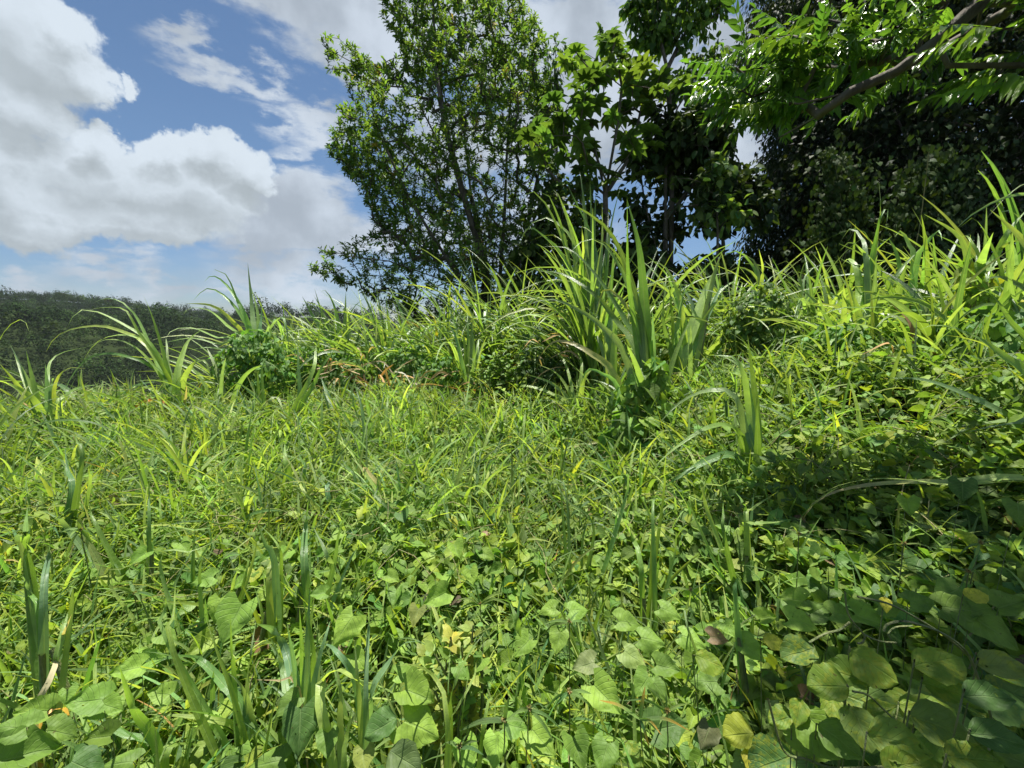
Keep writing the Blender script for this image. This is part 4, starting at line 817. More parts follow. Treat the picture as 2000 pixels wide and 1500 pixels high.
def shrub(label, px, py, d, r_, h, n, cols, size=.07, kind='ovate'):
    b = GP(px, d); t = thing('leafy_shrub', b, label, 'shrub'); tips = []; s = Acc()
    for k in range(n):
        e = P(px, py, d) + rng.normal(0, 1, 3) * [r_ * .5, r_ * .5, h * .3]; tube(s, curve([b, (b + e) / 2 + rng.normal(0, .03, 3), e], 6), np.linspace(.007, .003, 6), (0, 0, 0), 4)
        for u in (.5, .65, .8, .92, 1): tips.append(b * (1 - u) + e * u)
    s.build('stem', M_stem, t); tips = np.array(tips); a = Acc(); rosettes(a, tips, np.tile([0, 0, 1.], (len(tips), 1)), 6, size, cols, [3, 2, 1], kind, (.6, 1.4)); a.build('foliage', M_cover, t)
shrub('bright green leafy shrub right of the straight sheaf of cane', 975, 710, 5.4, .25, .5, 26, [(.12, .24, .035), (.15, .27, .04), (.09, .18, .03)], .085)
shrub('small yellowing seedling in the near foreground right of the grass tuft', 900, 1255, 1.25, .10, .12, 10, [(.26, .32, .06), (.20, .29, .06), (.15, .27, .05)], .04)
shrub('low broad-leaved shrub at the foot of the creeper bank on the right', 1560, 690, 4.6, .3, .3, 20, [(.09, .19, .03), (.12, .22, .03), (.07, .14, .03)], .07)

# dry tan cane trash
def trash(label, px, py, d, n, sx, sy):
    b = GP(px, d); t = thing('dry_cane_heap', b, label, 'dry leaves'); a = Acc()
    for k in range(n):
        q = P(px + rng.normal(0, sx), py + rng.normal(0, sy), d + rng.normal(0, .25)); L = rng.uniform(.2, .6); az_ = rng.uniform(0, 6.28); dv = np.array([math.sin(az_), math.cos(az_) * .5, rng.normal(0, .35)])
        ribbon(a, [q, q + dv * L * .5 + [0, 0, rng.uniform(0, .12)], q + dv * L + rng.normal(0, .06, 3)], rng.uniform(.015, .04), jit(pick([TAN, (.5, .42, .26), BR, (.40, .27, .15)], [3, 2, 1, 1], 1)[0], 1)[0], nseg=8, roll=rng.normal(0, 1.5))
    a.build('dry_foliage', M_dry, t)
trash('heap of dry tan cane leaves caught below the cane row, left of centre', 665, 735, 5.9, 48, 44, 26)
trash('scatter of dry cane leaves at the foot of the bushy pale cane', 790, 752, 5.8, 30, 45, 18)
trash('few dry tan leaves lying in shade under the sunlit cane', 1790, 735, 3.5, 22, 60, 18)
trash('brown withered leaves under the tallest cane, beside the creeper mound', 1100, 690, 5.4, 12, 45, 25)

# ------------------------------------------------------------------ low growth (nobody could count it)
def field(n, y0, y1, xk=1.55, pw=1.0, left=None):
    """points spread over the plot seen by the camera and a little beyond"""
    out = []; tot = 0
    while tot < n:
        y = (y0 ** pw + (y1 ** pw - y0 ** pw) * rng.random(n * 2)) ** (1 / pw); x = rng.uniform(-1, 1, n * 2) * (xk * y + .5)
        yy = np.maximum(y, .3); a_ = x / yy; c = np.interp(a_, [-1.6, -1.28, -.9, -.6, -.48, -.3, 0, .6, 1.5], [3.7, 4.3, 5.0, 6.6, 8.5, 15, 20, 24, 26]); k = y < c + .6
        out.append(np.stack([x[k], y[k]], 1)); tot += k.sum()
    return np.concatenate(out)[:n]
def dens(p): return lump(p[:, 0], p[:, 1], 1.9, 5, 9)
# fine grass
def fine_grass():
    a = Acc()
    for n, y0, y1, L, W, ns in ((8000, .35, 2.6, .26, .0065, 6), (6500, 2.2, 5.2, .30, .0085, 5), (12000, 4.8, 10, .36, .012, 4)):
        q = field(n, y0, y1, pw=1.9); leftish = np.clip(.66 - .30 * (q[:, 0] / np.maximum(q[:, 1], .5)) + .35 * dens(q), .10, 1)
        if y0 < 1: leftish *= .8
        q = q[rng.random(len(q)) < leftish]; n = len(q)
        z = G(q[:, 0], q[:, 1]) + cover(q[:, 0], q[:, 1]) * rng.uniform(.15, .8, n)
        c = jit(pick([(.12, .23, .035), (.17, .28, .045), (.08, .17, .03), (.24, .30, .06), (.40, .32, .14)], [5, 4, 3, 1.2, .45], n), n, .18)
        c = c * (1 + .5 * lump(q[:, 0], q[:, 1], 2.4, 2, 9))[:, None] * (1 + np.stack([.5, 0, -.4], 0)[None] * lump(q[:, 0], q[:, 1], 1.5, 12, 9)[:, None])
        blades(a, np.stack([q[:, 0], q[:, 1], z], 1), rng.uniform(0, 6.28, n), rng.uniform(.35, 1.5, n), L * rng.uniform(.4, 1.3, n), rng.uniform(.2, 2.2, n), W * rng.uniform(.5, 1.5, n), c, nseg=ns)
    tag(a.build('grass', M_grass), 'fine yellow-green grass filling the slope between the taller plants', 'grass', kind='stuff')
fine_grass()
def broad_grass():
    a = Acc()
    for n, y0, y1, L, W in ((12500, .45, 2.4, .36, .017), (20000, 2.2, 5.5, .54, .027), (11000, 5, 10, .55, .026)):
        q = field(n // 4, y0, y1, pw=1.8); rng.shuffle(q); q = np.repeat(q, 8, 0)[:len(q) * 4] + 0; q = q + rng.normal(0, .03, q.shape)
        pr = np.clip(.72 + .4 * lump(q[:, 0], q[:, 1], 2.2, 14, 9) - .38 * q[:, 0] / np.maximum(q[:, 1], .5), .15, 1); q = q[rng.random(len(q)) < pr]; n = len(q)
        z = G(q[:, 0], q[:, 1]) + cover(q[:, 0], q[:, 1]) * rng.uniform(.1, .6, n)
        blades(a, np.stack([q[:, 0], q[:, 1], z], 1), rng.uniform(0, 6.28, n), rng.uniform(.7, 1.5, n), L * rng.uniform(.5, 1.2, n), rng.uniform(.1, 1.9, n), W * rng.uniform(.35, 1.2, n), jit(pick([GR, LG, DG, (.2, .3, .05)], [4, 4, 3, 1], n), n, .15) * (1 + .7 * lump(q[:, 0], q[:, 1], 3.1, 7, 9))[:, None], nseg=8)
    tag(a.build('broad_grass', M_grass), 'broader green grass blades growing up through the fine grass', 'grass', kind='stuff')
broad_grass()
def low_leaves():
    a = Acc()
    CC = [(.105, .20, .032), (.145, .26, .04), (.19, .30, .045), (.07, .14, .03), (.26, .33, .04), (.16, .12, .07)]; WW = [5, 5, 3, 3, .18, .12]
    for n, y0, y1, sz, Ts, kx in ((14500, .30, 1.9, .067, HT + [leaf_t('round', 7, 9, cup=.2, droop=.2)], 1), (14000, 1.7, 4.0, .064, [leaf_t('heart', 5, 6, cup=.16, droop=.1 + .15 * i, seed=i) for i in range(3)], 1), (22000, 3.6, 9.5, .062, HT2, 0)):
        q = field(n, y0, y1, pw=1.9); rt = np.clip(.55 + .40 * (q[:, 0] / np.maximum(q[:, 1], .4)) - .30 * dens(q) + (.16 if y0 < 1 else 0), .12, 1); q = q[rng.random(len(q)) < rt]; n = len(q)
        z = G(q[:, 0], q[:, 1]) + cover(q[:, 0], q[:, 1]) * (1 - rng.random(n) ** 1.6 * .75)
        nn = nrm(np.array([.12, .0, 1.]) + rng.normal(0, .38, (n, 3)) + np.array([0, -.15, 0])); az_ = rng.uniform(0, 6.28, n); dd = nrm(np.stack([np.sin(az_), np.cos(az_) - .4, rng.normal(-.25, .25, n)], 1))
        place_mix(a, Ts, np.stack([q[:, 0], q[:, 1], z], 1), dd, nn, sz * rng.uniform(.45, 1.25, n), jit(pick(CC, WW, n), n, .15))
    tag(a.build('creeper_cover', M_heart), 'heart-leaved creeper carpeting the ground, densest in the foreground', 'creeper', kind='stuff')
    a = Acc()
    for n, y0, y1, sz in ((3500, .3, 2.2, .05), (11000, 2.0, 9, .06)):
        q = field(n, y0, y1, pw=1.9); n = len(q); z = G(q[:, 0], q[:, 1]) + cover(q[:, 0], q[:, 1]) * rng.uniform(.35, 1, n)
        az_ = rng.uniform(0, 6.28, n); dd = nrm(np.stack([np.sin(az_), np.cos(az_), rng.normal(.1, .5, n)], 1)); nn = nrm(np.array([0, 0, 1.]) + rng.normal(0, .5, (n, 3)))
        place_mix(a, LT['ovate'] + LT['lance'], np.stack([q[:, 0], q[:, 1], z], 1), dd, nn, sz * rng.uniform(.5, 1.5, n), jit(pick(CC, WW, n), n, .18))
    tag(a.build('weed_cover', M_cover), 'small-leaved weeds mixed through the grass and creeper', 'weeds', kind='stuff')
    # thin runner stems
    s = Acc()
    for k in range(420):
        q = field(1, .5, 4.5, pw=1.6)[0]; az_ = rng.uniform(0, 6.28); L = rng.uniform(.2, .6); pts = []
        for u in (0, .33, .66, 1): x, y = q[0] + math.sin(az_) * L * u, q[1] + math.cos(az_) * L * u; az_ += rng.normal(0, .4); pts.append([x, y, float(G(x, y) + cover(x, y)) * 1 + rng.uniform(-.12, .06)])
        tube(s, curve(pts, 8), rng.uniform(.0012, .0028), (0, 0, 0), 4)
    tag(s.build('runner_stems', M_vine), 'thin creeper runners and dead stems threading through the cover', 'stems', kind='stuff')
low_leaves()

# ------------------------------------------------------------------ foreground plants one can point to
FG = 'grass tufts in the foreground'
def tuft(label, px, d, crop, leaves, **kw):
    return clump(label, px, d, crop, leaves, name='grass_tuft', cat='grass', group=FG, stems=kw.pop('stems', 1), wild=kw.pop('wild', .07), mat=M_blade, extra=kw.pop('extra', 0) + 14, ex=kw.pop('ex', dict(h=.16 + .14 * d, w=.013 + .003 * d, saz=2.5, sx=.03)), **kw)
tuft('large blue-green grass tuft at the bottom left of centre with wide curling blades', 712, 1.12, M4, [
 ([(840, 1150), (780, 720), (640, 500), (540, 430), (470, 450)], 84, 'b'), ([(860, 1200), (900, 800), (1050, 560), (1150, 430), (1280, 410)], 88, 'b'), ([(860, 1200), (860, 700), (880, 300), (880, 130)], 46, 'b'), ([(840, 1200), (800, 800), (770, 400)], 88, 'b'),
 ([(690, 1400), (710, 1150), (760, 880)], 70, 'g'), ([(660, 1150), (660, 800), (600, 500)], 70, 'b'), ([(500, 900), (510, 730), (620, 630), (740, 680), (845, 765)], 80, 'l')])
tuft('upright dense grass tuft left of the curling blue-green tuft', 598, 1.25, M4, [
 ([(400, 1000), (400, 500), (420, 0)], 90, 'b'), ([(300, 900), (240, 500), (140, 330), (0, 270)], 80, 'b'), ([(380, 950), (360, 500), (340, 150)], 60, 'g'), ([(260, 950), (200, 600), (100, 350)], 70, 'b'), ([(430, 950), (450, 500), (380, 150), (360, 60)], 60, 'g'), ([(420, 1000), (480, 600), (560, 320), (580, 250)], 70, 'b'),
 ([(360, 980), (300, 600), (240, 260)], 60, 'b'), ([(300, 1000), (180, 800), (40, 720)], 60, 'b'), ([(340, 780), (200, 720), (0, 710)], 24, 't')])
tuft('pair of tall straight blades rising above the upright tuft', 590, 1.7, B4, [
 ([(380, 1230), (390, 900), (410, 700)], 62, 'd'), ([(640, 1400), (560, 1150), (440, 900)], 66, 'b'), ([(600, 1250), (640, 1000), (710, 770)], 50, 'd'), ([(360, 1200), (330, 950), (330, 820)], 36), ([(770, 1450), (790, 1300), (760, 1170)], 60, 'b'), ([(680, 1300), (780, 1100), (850, 1040)], 36, 'b')])
tuft('leaning grass blades left of the pair of tall straight blades', 535, 1.6, B4, [([(150, 1250), (70, 1050), (0, 860)], 66, 'b'), ([(100, 1300), (160, 1180), (60, 1180), (0, 1240)], 50, 'l'), ([(180, 1300), (240, 1100), (350, 850)], 34, 'l'), ([(200, 1280), (170, 1060), (30, 900)], 30)])
tuft('low tuft sprawling leftward at the bottom left with long wide blades', 320, 1.15, L4, [
 ([(1240, 1280), (1050, 950), (930, 600)], 66, 'g'), ([(1260, 1290), (950, 1130), (650, 1000)], 84, 'd'), ([(1300, 1290), (1600, 1220), (1850, 1170)], 60, 'g'), ([(1240, 1350), (1000, 1300), (860, 1340)], 50)])
tuft('tuft arching left between the sprawling tuft and the upright tuft', 480, 1.2, L4, [
 ([(1900, 1000), (1750, 750), (1550, 550), (1350, 530), (1160, 600)], 74, 'g'), ([(1890, 1150), (1650, 1020), (1400, 990), (1140, 980)], 56, 'l'), ([(1960, 1000), (1880, 750), (1780, 660)], 70, 'b'), ([(1950, 1350), (2000, 1150), (2080, 980)], 70, 'b'), ([(1840, 900), (1700, 500), (1600, 200)], 44), ([(1830, 700), (1810, 500), (1800, 200)], 40), ([(1930, 800), (1960, 500), (2000, 250)], 50, 'b'), ([(1350, 480), (1360, 200), (1370, -50)], 56, 'g'), ([(1300, 400), (1300, 150), (1290, -20)], 50, 'l')])
tuft('slender blades crossing in front of the big creeper leaves near bottom centre', 880, 1.05, M4, [
 ([(1520, 1000), (1560, 720), (1700, 450), (1890, 210)], 48, 'g'), ([(1490, 1000), (1400, 700), (1250, 600), (1100, 600)], 48, 'l'), ([(1500, 1100), (1500, 800), (1520, 420)], 30, 'l'), ([(1600, 1200), (1640, 800), (1680, 500)], 16), ([(1780, 1050), (1850, 850), (1920, 720)], 40), ([(1500, 1150), (1560, 950), (1700, 700), (1720, 560)], 30, 'l')])
tuft('stiff pale-blue spear of grass at the left edge', 85, 1.3, A4, [([(340, 1500), (380, 1150), (408, 890)], 62, 'b'), ([(270, 1560), (210, 1380), (180, 1300)], 70, 'b'), ([(300, 1560), (180, 1500), (0, 1420)], 40, 'g'), ([(220, 1200), (200, 960), (215, 760)], 80, 'g'), ([(210, 1200), (90, 1050), (0, 1010)], 80, 'b'), ([(200, 1250), (260, 1120), (200, 1040)], 40, 'l')], stems=2)
tuft('bent dry yellowish stalk with ragged green sheath leaning at the left', 100, 1.2, L4, [
 ([(380, 920), (420, 620), (500, 320), (570, 130), (700, -150)], 60, 'g'), ([(300, 1250), (330, 1000), (480, 930), (540, 1000), (610, 1200)], 50, 't'), ([(280, 900), (400, 700), (480, 400), (560, 200)], 40, 't'), ([(560, 130), (540, 60), (530, -20)], 40, 'l')], stems=2)
tuft('three upright dark blades in the left grass, farther back', 130, 2.3, A4, [([(560, 650), (530, 480), (505, 290)], 52, 'd'), ([(640, 400), (600, 250), (570, 150)], 56), ([(700, 600), (690, 500), (695, 430)], 30, 'l'), ([(180, 780), (200, 620), (210, 500)], 30, 'g'), ([(320, 700), (270, 540), (235, 470)], 44)], extra=6, ex=dict(h=.35, w=.02))
tuft('single straight dark blade above the creeper in the left middle', 292, 1.9, A4, [([(1165, 900), (1165, 680), (1165, 500)], 34, 'd'), ([(760, 920), (710, 800), (690, 700)], 54, 'g'), ([(1190, 1150), (1150, 1000), (1140, 880)], 30), ([(640, 930), (660, 800), (560, 780)], 54, 'b'), ([(530, 930), (430, 840), (360, 800)], 54, 'b'), ([(1180, 1120), (1230, 1000), (1270, 890)], 44, 'b'), ([(1650, 1010), (1500, 940), (1350, 915), (1240, 930)], 30, 'l')])
tuft('long pale curving blade lying across the creeper left of centre', 400, 1.6, A4, [([(2000, 1080), (1850, 1080), (1700, 1200), (1640, 1260)], 34, 'l'), ([(1560, 1280), (1640, 1130), (1690, 1010)], 34, 'l'), ([(1250, 1200), (1500, 1110), (1700, 1020), (1850, 960)], 28, 'l'), ([(850, 1360), (1000, 1230), (1200, 1120)], 28, 'g'), ([(1930, 1250), (1880, 1150), (1850, 1060)], 26)])
tuft('blades leaning apart in the middle of the creeper, right of centre', 1250, 1.7, C4, [([(1010, 1240), (940, 1000), (840, 800), (760, 640)], 40, 'g'), ([(1240, 1250), (1160, 1050), (1000, 880)], 34), ([(1130, 1280), (1160, 1120), (1150, 1000)], 34, 'g'), ([(1100, 1000), (1120, 870), (1230, 740), (1290, 790)], 36, 'l'), ([(1180, 700), (1190, 500), (1210, 290)], 30, 'g'), ([(1100, 860), (1115, 700), (1160, 630), (1200, 680)], 40, 'l'), ([(1280, 1080), (1180, 920), (1080, 960)], 24, 'l')])
tuft('diagonal dark blade reaching up left in the middle', 1130, 2.0, C4, [([(640, 940), (420, 700), (320, 520)], 26, 'd'), ([(420, 640), (260, 560), (60, 500)], 26, 'b'), ([(560, 960), (700, 900), (800, 1000), (840, 1080)], 20, 'd'), ([(900, 640), (860, 500), (760, 380)], 36, 'l'), ([(380, 620), (340, 440), (330, 380)], 24, 'd')])
tuft('spreading grass tuft at the foot of the stout foreground cane', 1468, 1.75, C4, [([(1830, 880), (1870, 780), (2000, 690), (2080, 640)], 50, 'l'), ([(1800, 960), (1900, 890), (2060, 880), (2180, 855)], 44, 'l'), ([(1830, 880), (1800, 720), (1740, 640)], 50, 'g'), ([(1660, 1000), (1650, 830), (1650, 720)], 44, 'g'), ([(1620, 1200), (1680, 950), (1720, 800)], 14, 'd'), ([(1500, 700), (1640, 590), (1760, 545), (1860, 590)], 36, 'l'), ([(1400, 770), (1480, 720), (1560, 690)], 26, 'l')])
tuft('narrow blades poking from the low growth in the centre', 960, 2.3, B4, [([(1690, 900), (1675, 720), (1680, 580)], 28, 'b'), ([(1790, 900), (1850, 740), (1920, 590)], 24, 'g'), ([(1520, 900), (1490, 740), (1465, 590)], 28, 'b'), ([(1630, 870), (1570, 800), (1500, 780)], 26, 'l'), ([(990, 1020), (985, 850), (970, 710)], 30, 'g'), ([(1000, 740), (960, 600), (955, 440)], 40, 'd'), ([(930, 840), (800, 770), (620, 790)], 34, 'l'), ([(900, 870), (820, 820), (780, 800)], 40, 'l'), ([(1400, 1010), (1300, 880), (1200, 810)], 30, 'b')], extra=5, ex=dict(h=.3, w=.02))
tuft('curling pale blades in the centre left, some with withered tips', 700, 2.5, B4, [([(880, 640), (820, 580), (640, 570)], 30, 'l'), ([(960, 660), (900, 520), (850, 450), (835, 490)], 50, 'lt'), ([(780, 580), (700, 430), (660, 330)], 36, 'g'), ([(600, 620), (690, 540), (780, 440)], 26, 'l'), ([(560, 660), (580, 560), (575, 450)], 46, 'd'), ([(420, 700), (330, 560), (240, 490)], 40, 'l'), ([(1230, 500), (1160, 430), (1100, 390)], 34, 'g'), ([(1300, 680), (1260, 540), (1245, 400)], 36, 'b'), ([(1160, 700), (1130, 620), (1150, 550)], 30, 'g')], extra=8, ex=dict(h=.35, w=.022))
tuft('broad dark blade standing among fine grass at the left middle', 560, 2.9, B4, [([(260, 560), (230, 400), (225, 260)], 56, 'g'), ([(380, 480), (350, 380), (330, 330)], 36), ([(140, 560), (60, 400), (40, 220)], 30), ([(490, 480), (500, 380), (560, 300), (710, 280)], 20, 'l'), ([(560, 480), (600, 380), (700, 320)], 22, 'l')], extra=10, ex=dict(h=.4, w=.025))
tuft('long hanging yellow-green blade over creeper at the right of centre', 1465, 1.25, N4, [([(1740, -20), (1800, 80), (1870, 200), (1880, 320)], 50, 'l'), ([(1370, 300), (1385, 150), (1395, 20)], 26, 'b'), ([(1450, 800), (1450, 600), (1445, 480)], 22, 'g'), ([(70, 380), (40, 250), (-20, 100)], 60, 'g')])

# sedges: a stalk topped by a whorl of long narrow bracts
def sedge(label, crop, cx, cy, bx, by, d, arms, col=(.13, .24, .07), w_=.006, head=True, tip=None):
    (hx, hy), (qx, qy) = tr([(cx, cy), (bx, by)], crop); top = P(hx, hy, d); b = P(qx, qy, d + .05); gz = G(b[0], b[1]); b[2] = min(b[2], top[2] - .12); b[2] = gz if b[2] - gz < .25 else b[2]; b[2] = gz
    t = thing('sedge', b, label, 'sedge', 'sedges with a whorl of narrow leaves on a thin stalk'); s = Acc(); tube(s, curve([b, (b + top) / 2 + rng.normal(0, .01, 3), top], 8), .0018, (0, 0, 0), 5); s.build('stem', M_stem, t)
    a = Acc()
    for (ax, ay) in arms:
        (ex, ey), = tr([(ax, ay)], crop); e = P(ex, ey, d + rng.normal(0, .06)); L = np.linalg.norm(e - top); ribbon(a, [top, (top + e) / 2 + [0, 0, .12 * L], e], w_ * rng.uniform(.8, 1.2), jit(col, 1)[0], nseg=9, tipcol=tip)
    a.build('foliage', M_grass, t)
    if head:
        h = Acc(); n = 40; dr = rdir(n); place(h, LT['lance'][0], np.tile(top + [0, 0, .004], (n, 1)), dr, rdir(n), np.full(n, .009), jit((.25, .24, .10), n)); h.build('seed_head', M_dry, t)
sedge('sedge whorl standing in the shaded creeper at the far right', Q4, 240, -570 + 150, 260, -100, 1.5, [(60, -480), (80, -330), (420, -400), (520, -280), (260, -560), (120, -420)])
sedge('sedge with star-like pale leaves in the right shade', D4, 1060, 1050, 1080, 1400, 1.35, [(900, 970), (830, 1130), (1280, 1080), (1330, 1360), (1180, 870), (1050, 900), (1060, 1120)])
sedge('sedge with the widest whorl at the right edge of the shade', D4, 1655, 1045, 1640, 1400, 1.25, [(1480, 1140), (1590, 1260), (1900, 1080), (1900, 1240), (1640, 1000), (1760, 1060)])
sedge('sedge whorl just below the star-like one', D4, 1565, 1270, 1560, 1600, 1.2, [(1250, 1180), (1800, 1260), (1840, 1250), (1640, 1130), (1500, 1400), (1330, 1200), (1660, 1400)])
sedge('sedge with drooping arms by the mottled creeper leaves, bottom centre right', N4, 1210, 960, 1240, 1400, 1.0, [(860, 875), (1380, 900), (1060, 770), (1200, 800), (1340, 930), (1150, 1060)], w_=.007)
sedge('sedge with orange-tipped leaves in front of a dark round leaf', N4, 1000, 1020, 1070, 1250, .95, [(680, 870), (1390, 1110), (1170, 1145), (1040, 760), (1070, 1240)], tip=(.5, .3, .06), w_=.008, head=False)
sedge('sedge with brown seed head at the bottom, right of the big creeper leaves', N4, 135, 940, 140, 1400, 1.0, [(0, 1000), (240, 900), (390, 1100), (60, 1080), (-60, 1040), (330, 1200)], w_=.008)
sedge('sedge at the bottom centre beside the ruffled creeper leaves', M4, 1590, 1240, 1600, 1500, .98, [(1420, 1260), (1780, 1300), (1500, 1340), (1660, 1130), (1480, 1200), (1740, 1190)], w_=.009)
sedge('sedge with green seed head right of the ruffled leaves', M4, 1940, 1030, 1950, 1400, 1.0, [(1590, 1110), (2100, 1040), (2000, 1200), (1980, 840), (1760, 1060)], w_=.011)
sedge('sedge arching over the creeper in the centre right', N4, 450, 260, 460, 700, 1.35, [(240, 280), (200, 400), (640, 340), (560, 500), (420, 200), (520, 180)], w_=.008)
sedge('sedge high in the right creeper with outstretched thin arms', N4, 1395, 10, 1400, 400, 1.5, [(1160, 20), (1560, 230), (1640, -40), (1500, 350), (1290, 60)], w_=.007)
sedge('sedge whorl in the middle creeper with long drooping arms', N4, 450, 810, 460, 1100, 1.05, [(250, 960), (350, 900), (680, 1020), (620, 820), (560, 860)], w_=.009)
sedge('small fluffy sedge left of the yellowing seedling', M4, 1750, 120, 1760, 400, 1.5, [(1560, 90), (1930, 30), (1640, 20), (1900, 180), (1700, -60), (1980, 130), (1590, 160)], w_=.010)
sedge('sedge star in the left foreground grass', L4, 1050, 35, 1060, 300, 1.6, [(860, 20), (1200, 60), (990, 90), (1100, 100), (1010, -60), (1160, -30)], w_=.010)
sedge('sedge star beside the leaning blades of the left grass', A4, 630, 940, 640, 1200, 1.7, [(510, 1180), (470, 960), (760, 1010), (720, 1050), (600, 880), (540, 1000)], w_=.012)

# large creeper leaves in the foreground: each vine carries its leaves as parts
HB = [leaf_t('heart', 11, 13, cup=c_, droop=d_, seed=s_) for c_, d_, s_ in ((.10, .10, 1), (.22, .18, 2), (.05, .25, 3), (.3, .1, 4), (.4, .3, 11), (-.1, .3, 12), (.2, .0, 13), (.15, .4, 14))]
OB = [leaf_t('round', 11, 13, cup=c_, droop=d_, seed=s_) for c_, d_, s_ in ((.10, .15, 5), (.25, .1, 6))] + [leaf_t('ovate', 9, 12, cup=.15, droop=.2, seed=7)]
def bigleaf(t, px, py, d, length_px, ang, tint, face=.5, T=None, mat=None, lean=0.0, wid=1.0, join=None):
    """leaf whose middle is seen at px,py; ang = screen direction of its tip (degrees, 0 = right, -90 = down)"""
    c = P(px, py, d); L = .70 * length_px * d / F; tocam = nrm(np.array([0, 0, CAMZ]) - c)
    rt = np.array([1., 0, 0]); up_s = np.array([0, sp, cp]); a_ = R(ang); dv = rt * math.cos(a_) + up_s * math.sin(a_)
    n = nrm(tocam * face + np.array([lean, .0, 1.]) * (1 - face)); dv = nrm(dv - (dv @ n) * n)
    a = Acc(); base = c - dv * L * .5
    place(a, T or HB[rng.integers(len(HB))], base[None], dv[None], n[None], np.array([L * 1.05]), jit(tint, 1, .06, .03), np.array([wid]))
    a.build('leaf', mat or M_heart, t); return base
def vine(label, root, leaves, mat=None, group='creeper vines in the foreground', Ts=HB, stemr=.0009):
    px, py, d = root; r0 = P(px, py, d); r0[2] = G(r0[0], r0[1]) + .02; t = thing('creeper_vine', r0, label, 'creeper', group); bases = []
    for lf in leaves:
        x, y, dd, L, ang, tint = lf[:6]; kw = lf[6] if len(lf) > 6 else {}
        bases.append(bigleaf(t, x, y, dd, L, ang, tint, T=kw.pop('T', None) or Ts[rng.integers(len(Ts))], mat=kw.pop('mat', mat), **kw))
    s = Acc(); prev = r0
    for q in bases:
        lowp = np.array([q[0] * .7 + r0[0] * .3, q[1] * .7 + r0[1] * .3, 0]); lowp[2] = G(lowp[0], lowp[1]) + .12
        tube(s, curve([r0, lowp, q - [0, 0, .05], q], 10), stemr, (0, 0, 0), 5)
    s.build('stem', M_stem, t); return t
h1 = (.15, .28, .045); h2 = (.19, .33, .05); h3 = (.11, .21, .035); hd = (.055, .13, .03); hy = (.38, .42, .05); ho = (.18, .24, .05); hg = (.085, .14, .045); hm = (.11, .20, .022)
vine('creeper with an upright heart-shaped leaf and two neighbours right of centre in the grass', (900, 1180, 1.75), [(892, 1076, 1.75, 42, -75, h2), (921, 1127, 1.7, 40, -80, h1, dict(face=.7)), (955, 1085, 1.8, 34, -30, h1), (965, 1115, 1.75, 34, 200, h3)])
vine('creeper whose big folded heart leaf leans left above the curling grass tuft', (680, 1300, 1.25), [(672, 1228, 1.2, 74, -118, h2, dict(face=.7)), (620, 1160, 1.4, 40, 200, h1), (700, 1290, 1.2, 50, -60, h1)])
vine('creeper with a large rounded leaf tilted to the light, top of the leafy foreground', (850, 1240, 1.5), [(850, 1168, 1.4, 62, 215, h1, dict(face=.65)), (812, 1205, 1.4, 44, -100, (.22, .27, .08)), (768, 1130, 1.6, 38, -40, h1)])
vine('creeper with two large ruffled leaves overlapping at the bottom centre', (850, 1500, 1.0), [(822, 1422, 1.0, 100, -25, h2, dict(face=.75, wid=1.1)), (818, 1358, 1.05, 84, -30, h1, dict(face=.5)), (795, 1315, 1.1, 50, 20, h1), (905, 1312, 1.15, 44, -60, h1)])
vine('creeper with dull grey-green shaded leaves at the bottom edge left of centre', (760, 1520, .95), [(745, 1420, .98, 84, -140, hd, dict(T=OB[0], face=.6)), (790, 1485, .92, 96, -40, hg, dict(T=OB[1], face=.6)), (710, 1490, .95, 56, -90, ho)])  # first leaf's dark tint carries the shade lying on it
vine('creeper with a dark drooping heart leaf under the upright grass tuft', (590, 1480, 1.1), [(585, 1425, 1.1, 96, -92, hd, dict(face=.7)), (560, 1380, 1.15, 56, -120, h3), (640, 1455, 1.1, 56, -90, h3), (520, 1490, 1.1, 90, 200, h3)])
vine('creeper with round sunlit leaves at the bottom right of centre', (960, 1510, 1.0), [(968, 1468, 1.0, 64, -95, h2, dict(face=.8)), (915, 1478, 1.0, 66, -80, h2, dict(face=.75)), (935, 1300, 1.2, 40, -110, h1), (1010, 1420, 1.05, 60, -20, h1)])
vine('creeper with a single drooping arrow-shaped leaf in the lower middle', (1185, 1420, 1.1), [(1185, 1365, 1.1, 88, -55, h2, dict(face=.7)), (1230, 1215, 1.35, 60, -10, h1), (1275, 1250, 1.3, 62, -20, h1, dict(face=.6)), (1240, 1285, 1.25, 60, -50, (.2, .3, .08))])
vine('creeper with flat overlapping heart leaves in the centre right', (1100, 1290, 1.3), [(1090, 1255, 1.3, 52, -100, h1, dict(face=.7)), (1020, 1265, 1.3, 56, -120, h1), (1130, 1190, 1.45, 52, 10, h1), (1070, 1190, 1.45, 44, 190, h1), (1310, 1195, 1.45, 54, -40, h1), (1140, 1300, 1.2, 60, 200, (.17, .22, .08))])
vine('creeper with paired notched leaves in shade beside the orange-tipped sedge', (1260, 1360, 1.15), [(1255, 1340, 1.15, 60, -120, h3, dict(face=.7)), (1290, 1350, 1.12, 46, -60, h3, dict(face=.7)), (1305, 1305, 1.2, 60, -30, h3), (1310, 1420, 1.05, 90, 10, hd, dict(face=.6)), (1375, 1330, 1.15, 66, 160, h3)])
vine('creeper with a brown dead leaf curling near two bright green ones at the right', (1410, 1260, 1.3), [(1405, 1245, 1.3, 46, -15, (.20, .15, .08)), (1355, 1250, 1.3, 60, -40, h2), (1470, 1270, 1.2, 60, -50, h2, dict(face=.65)), (1500, 1205, 1.3, 44, 10, h2), (1425, 1230, 1.4, 40, -70, h1)])
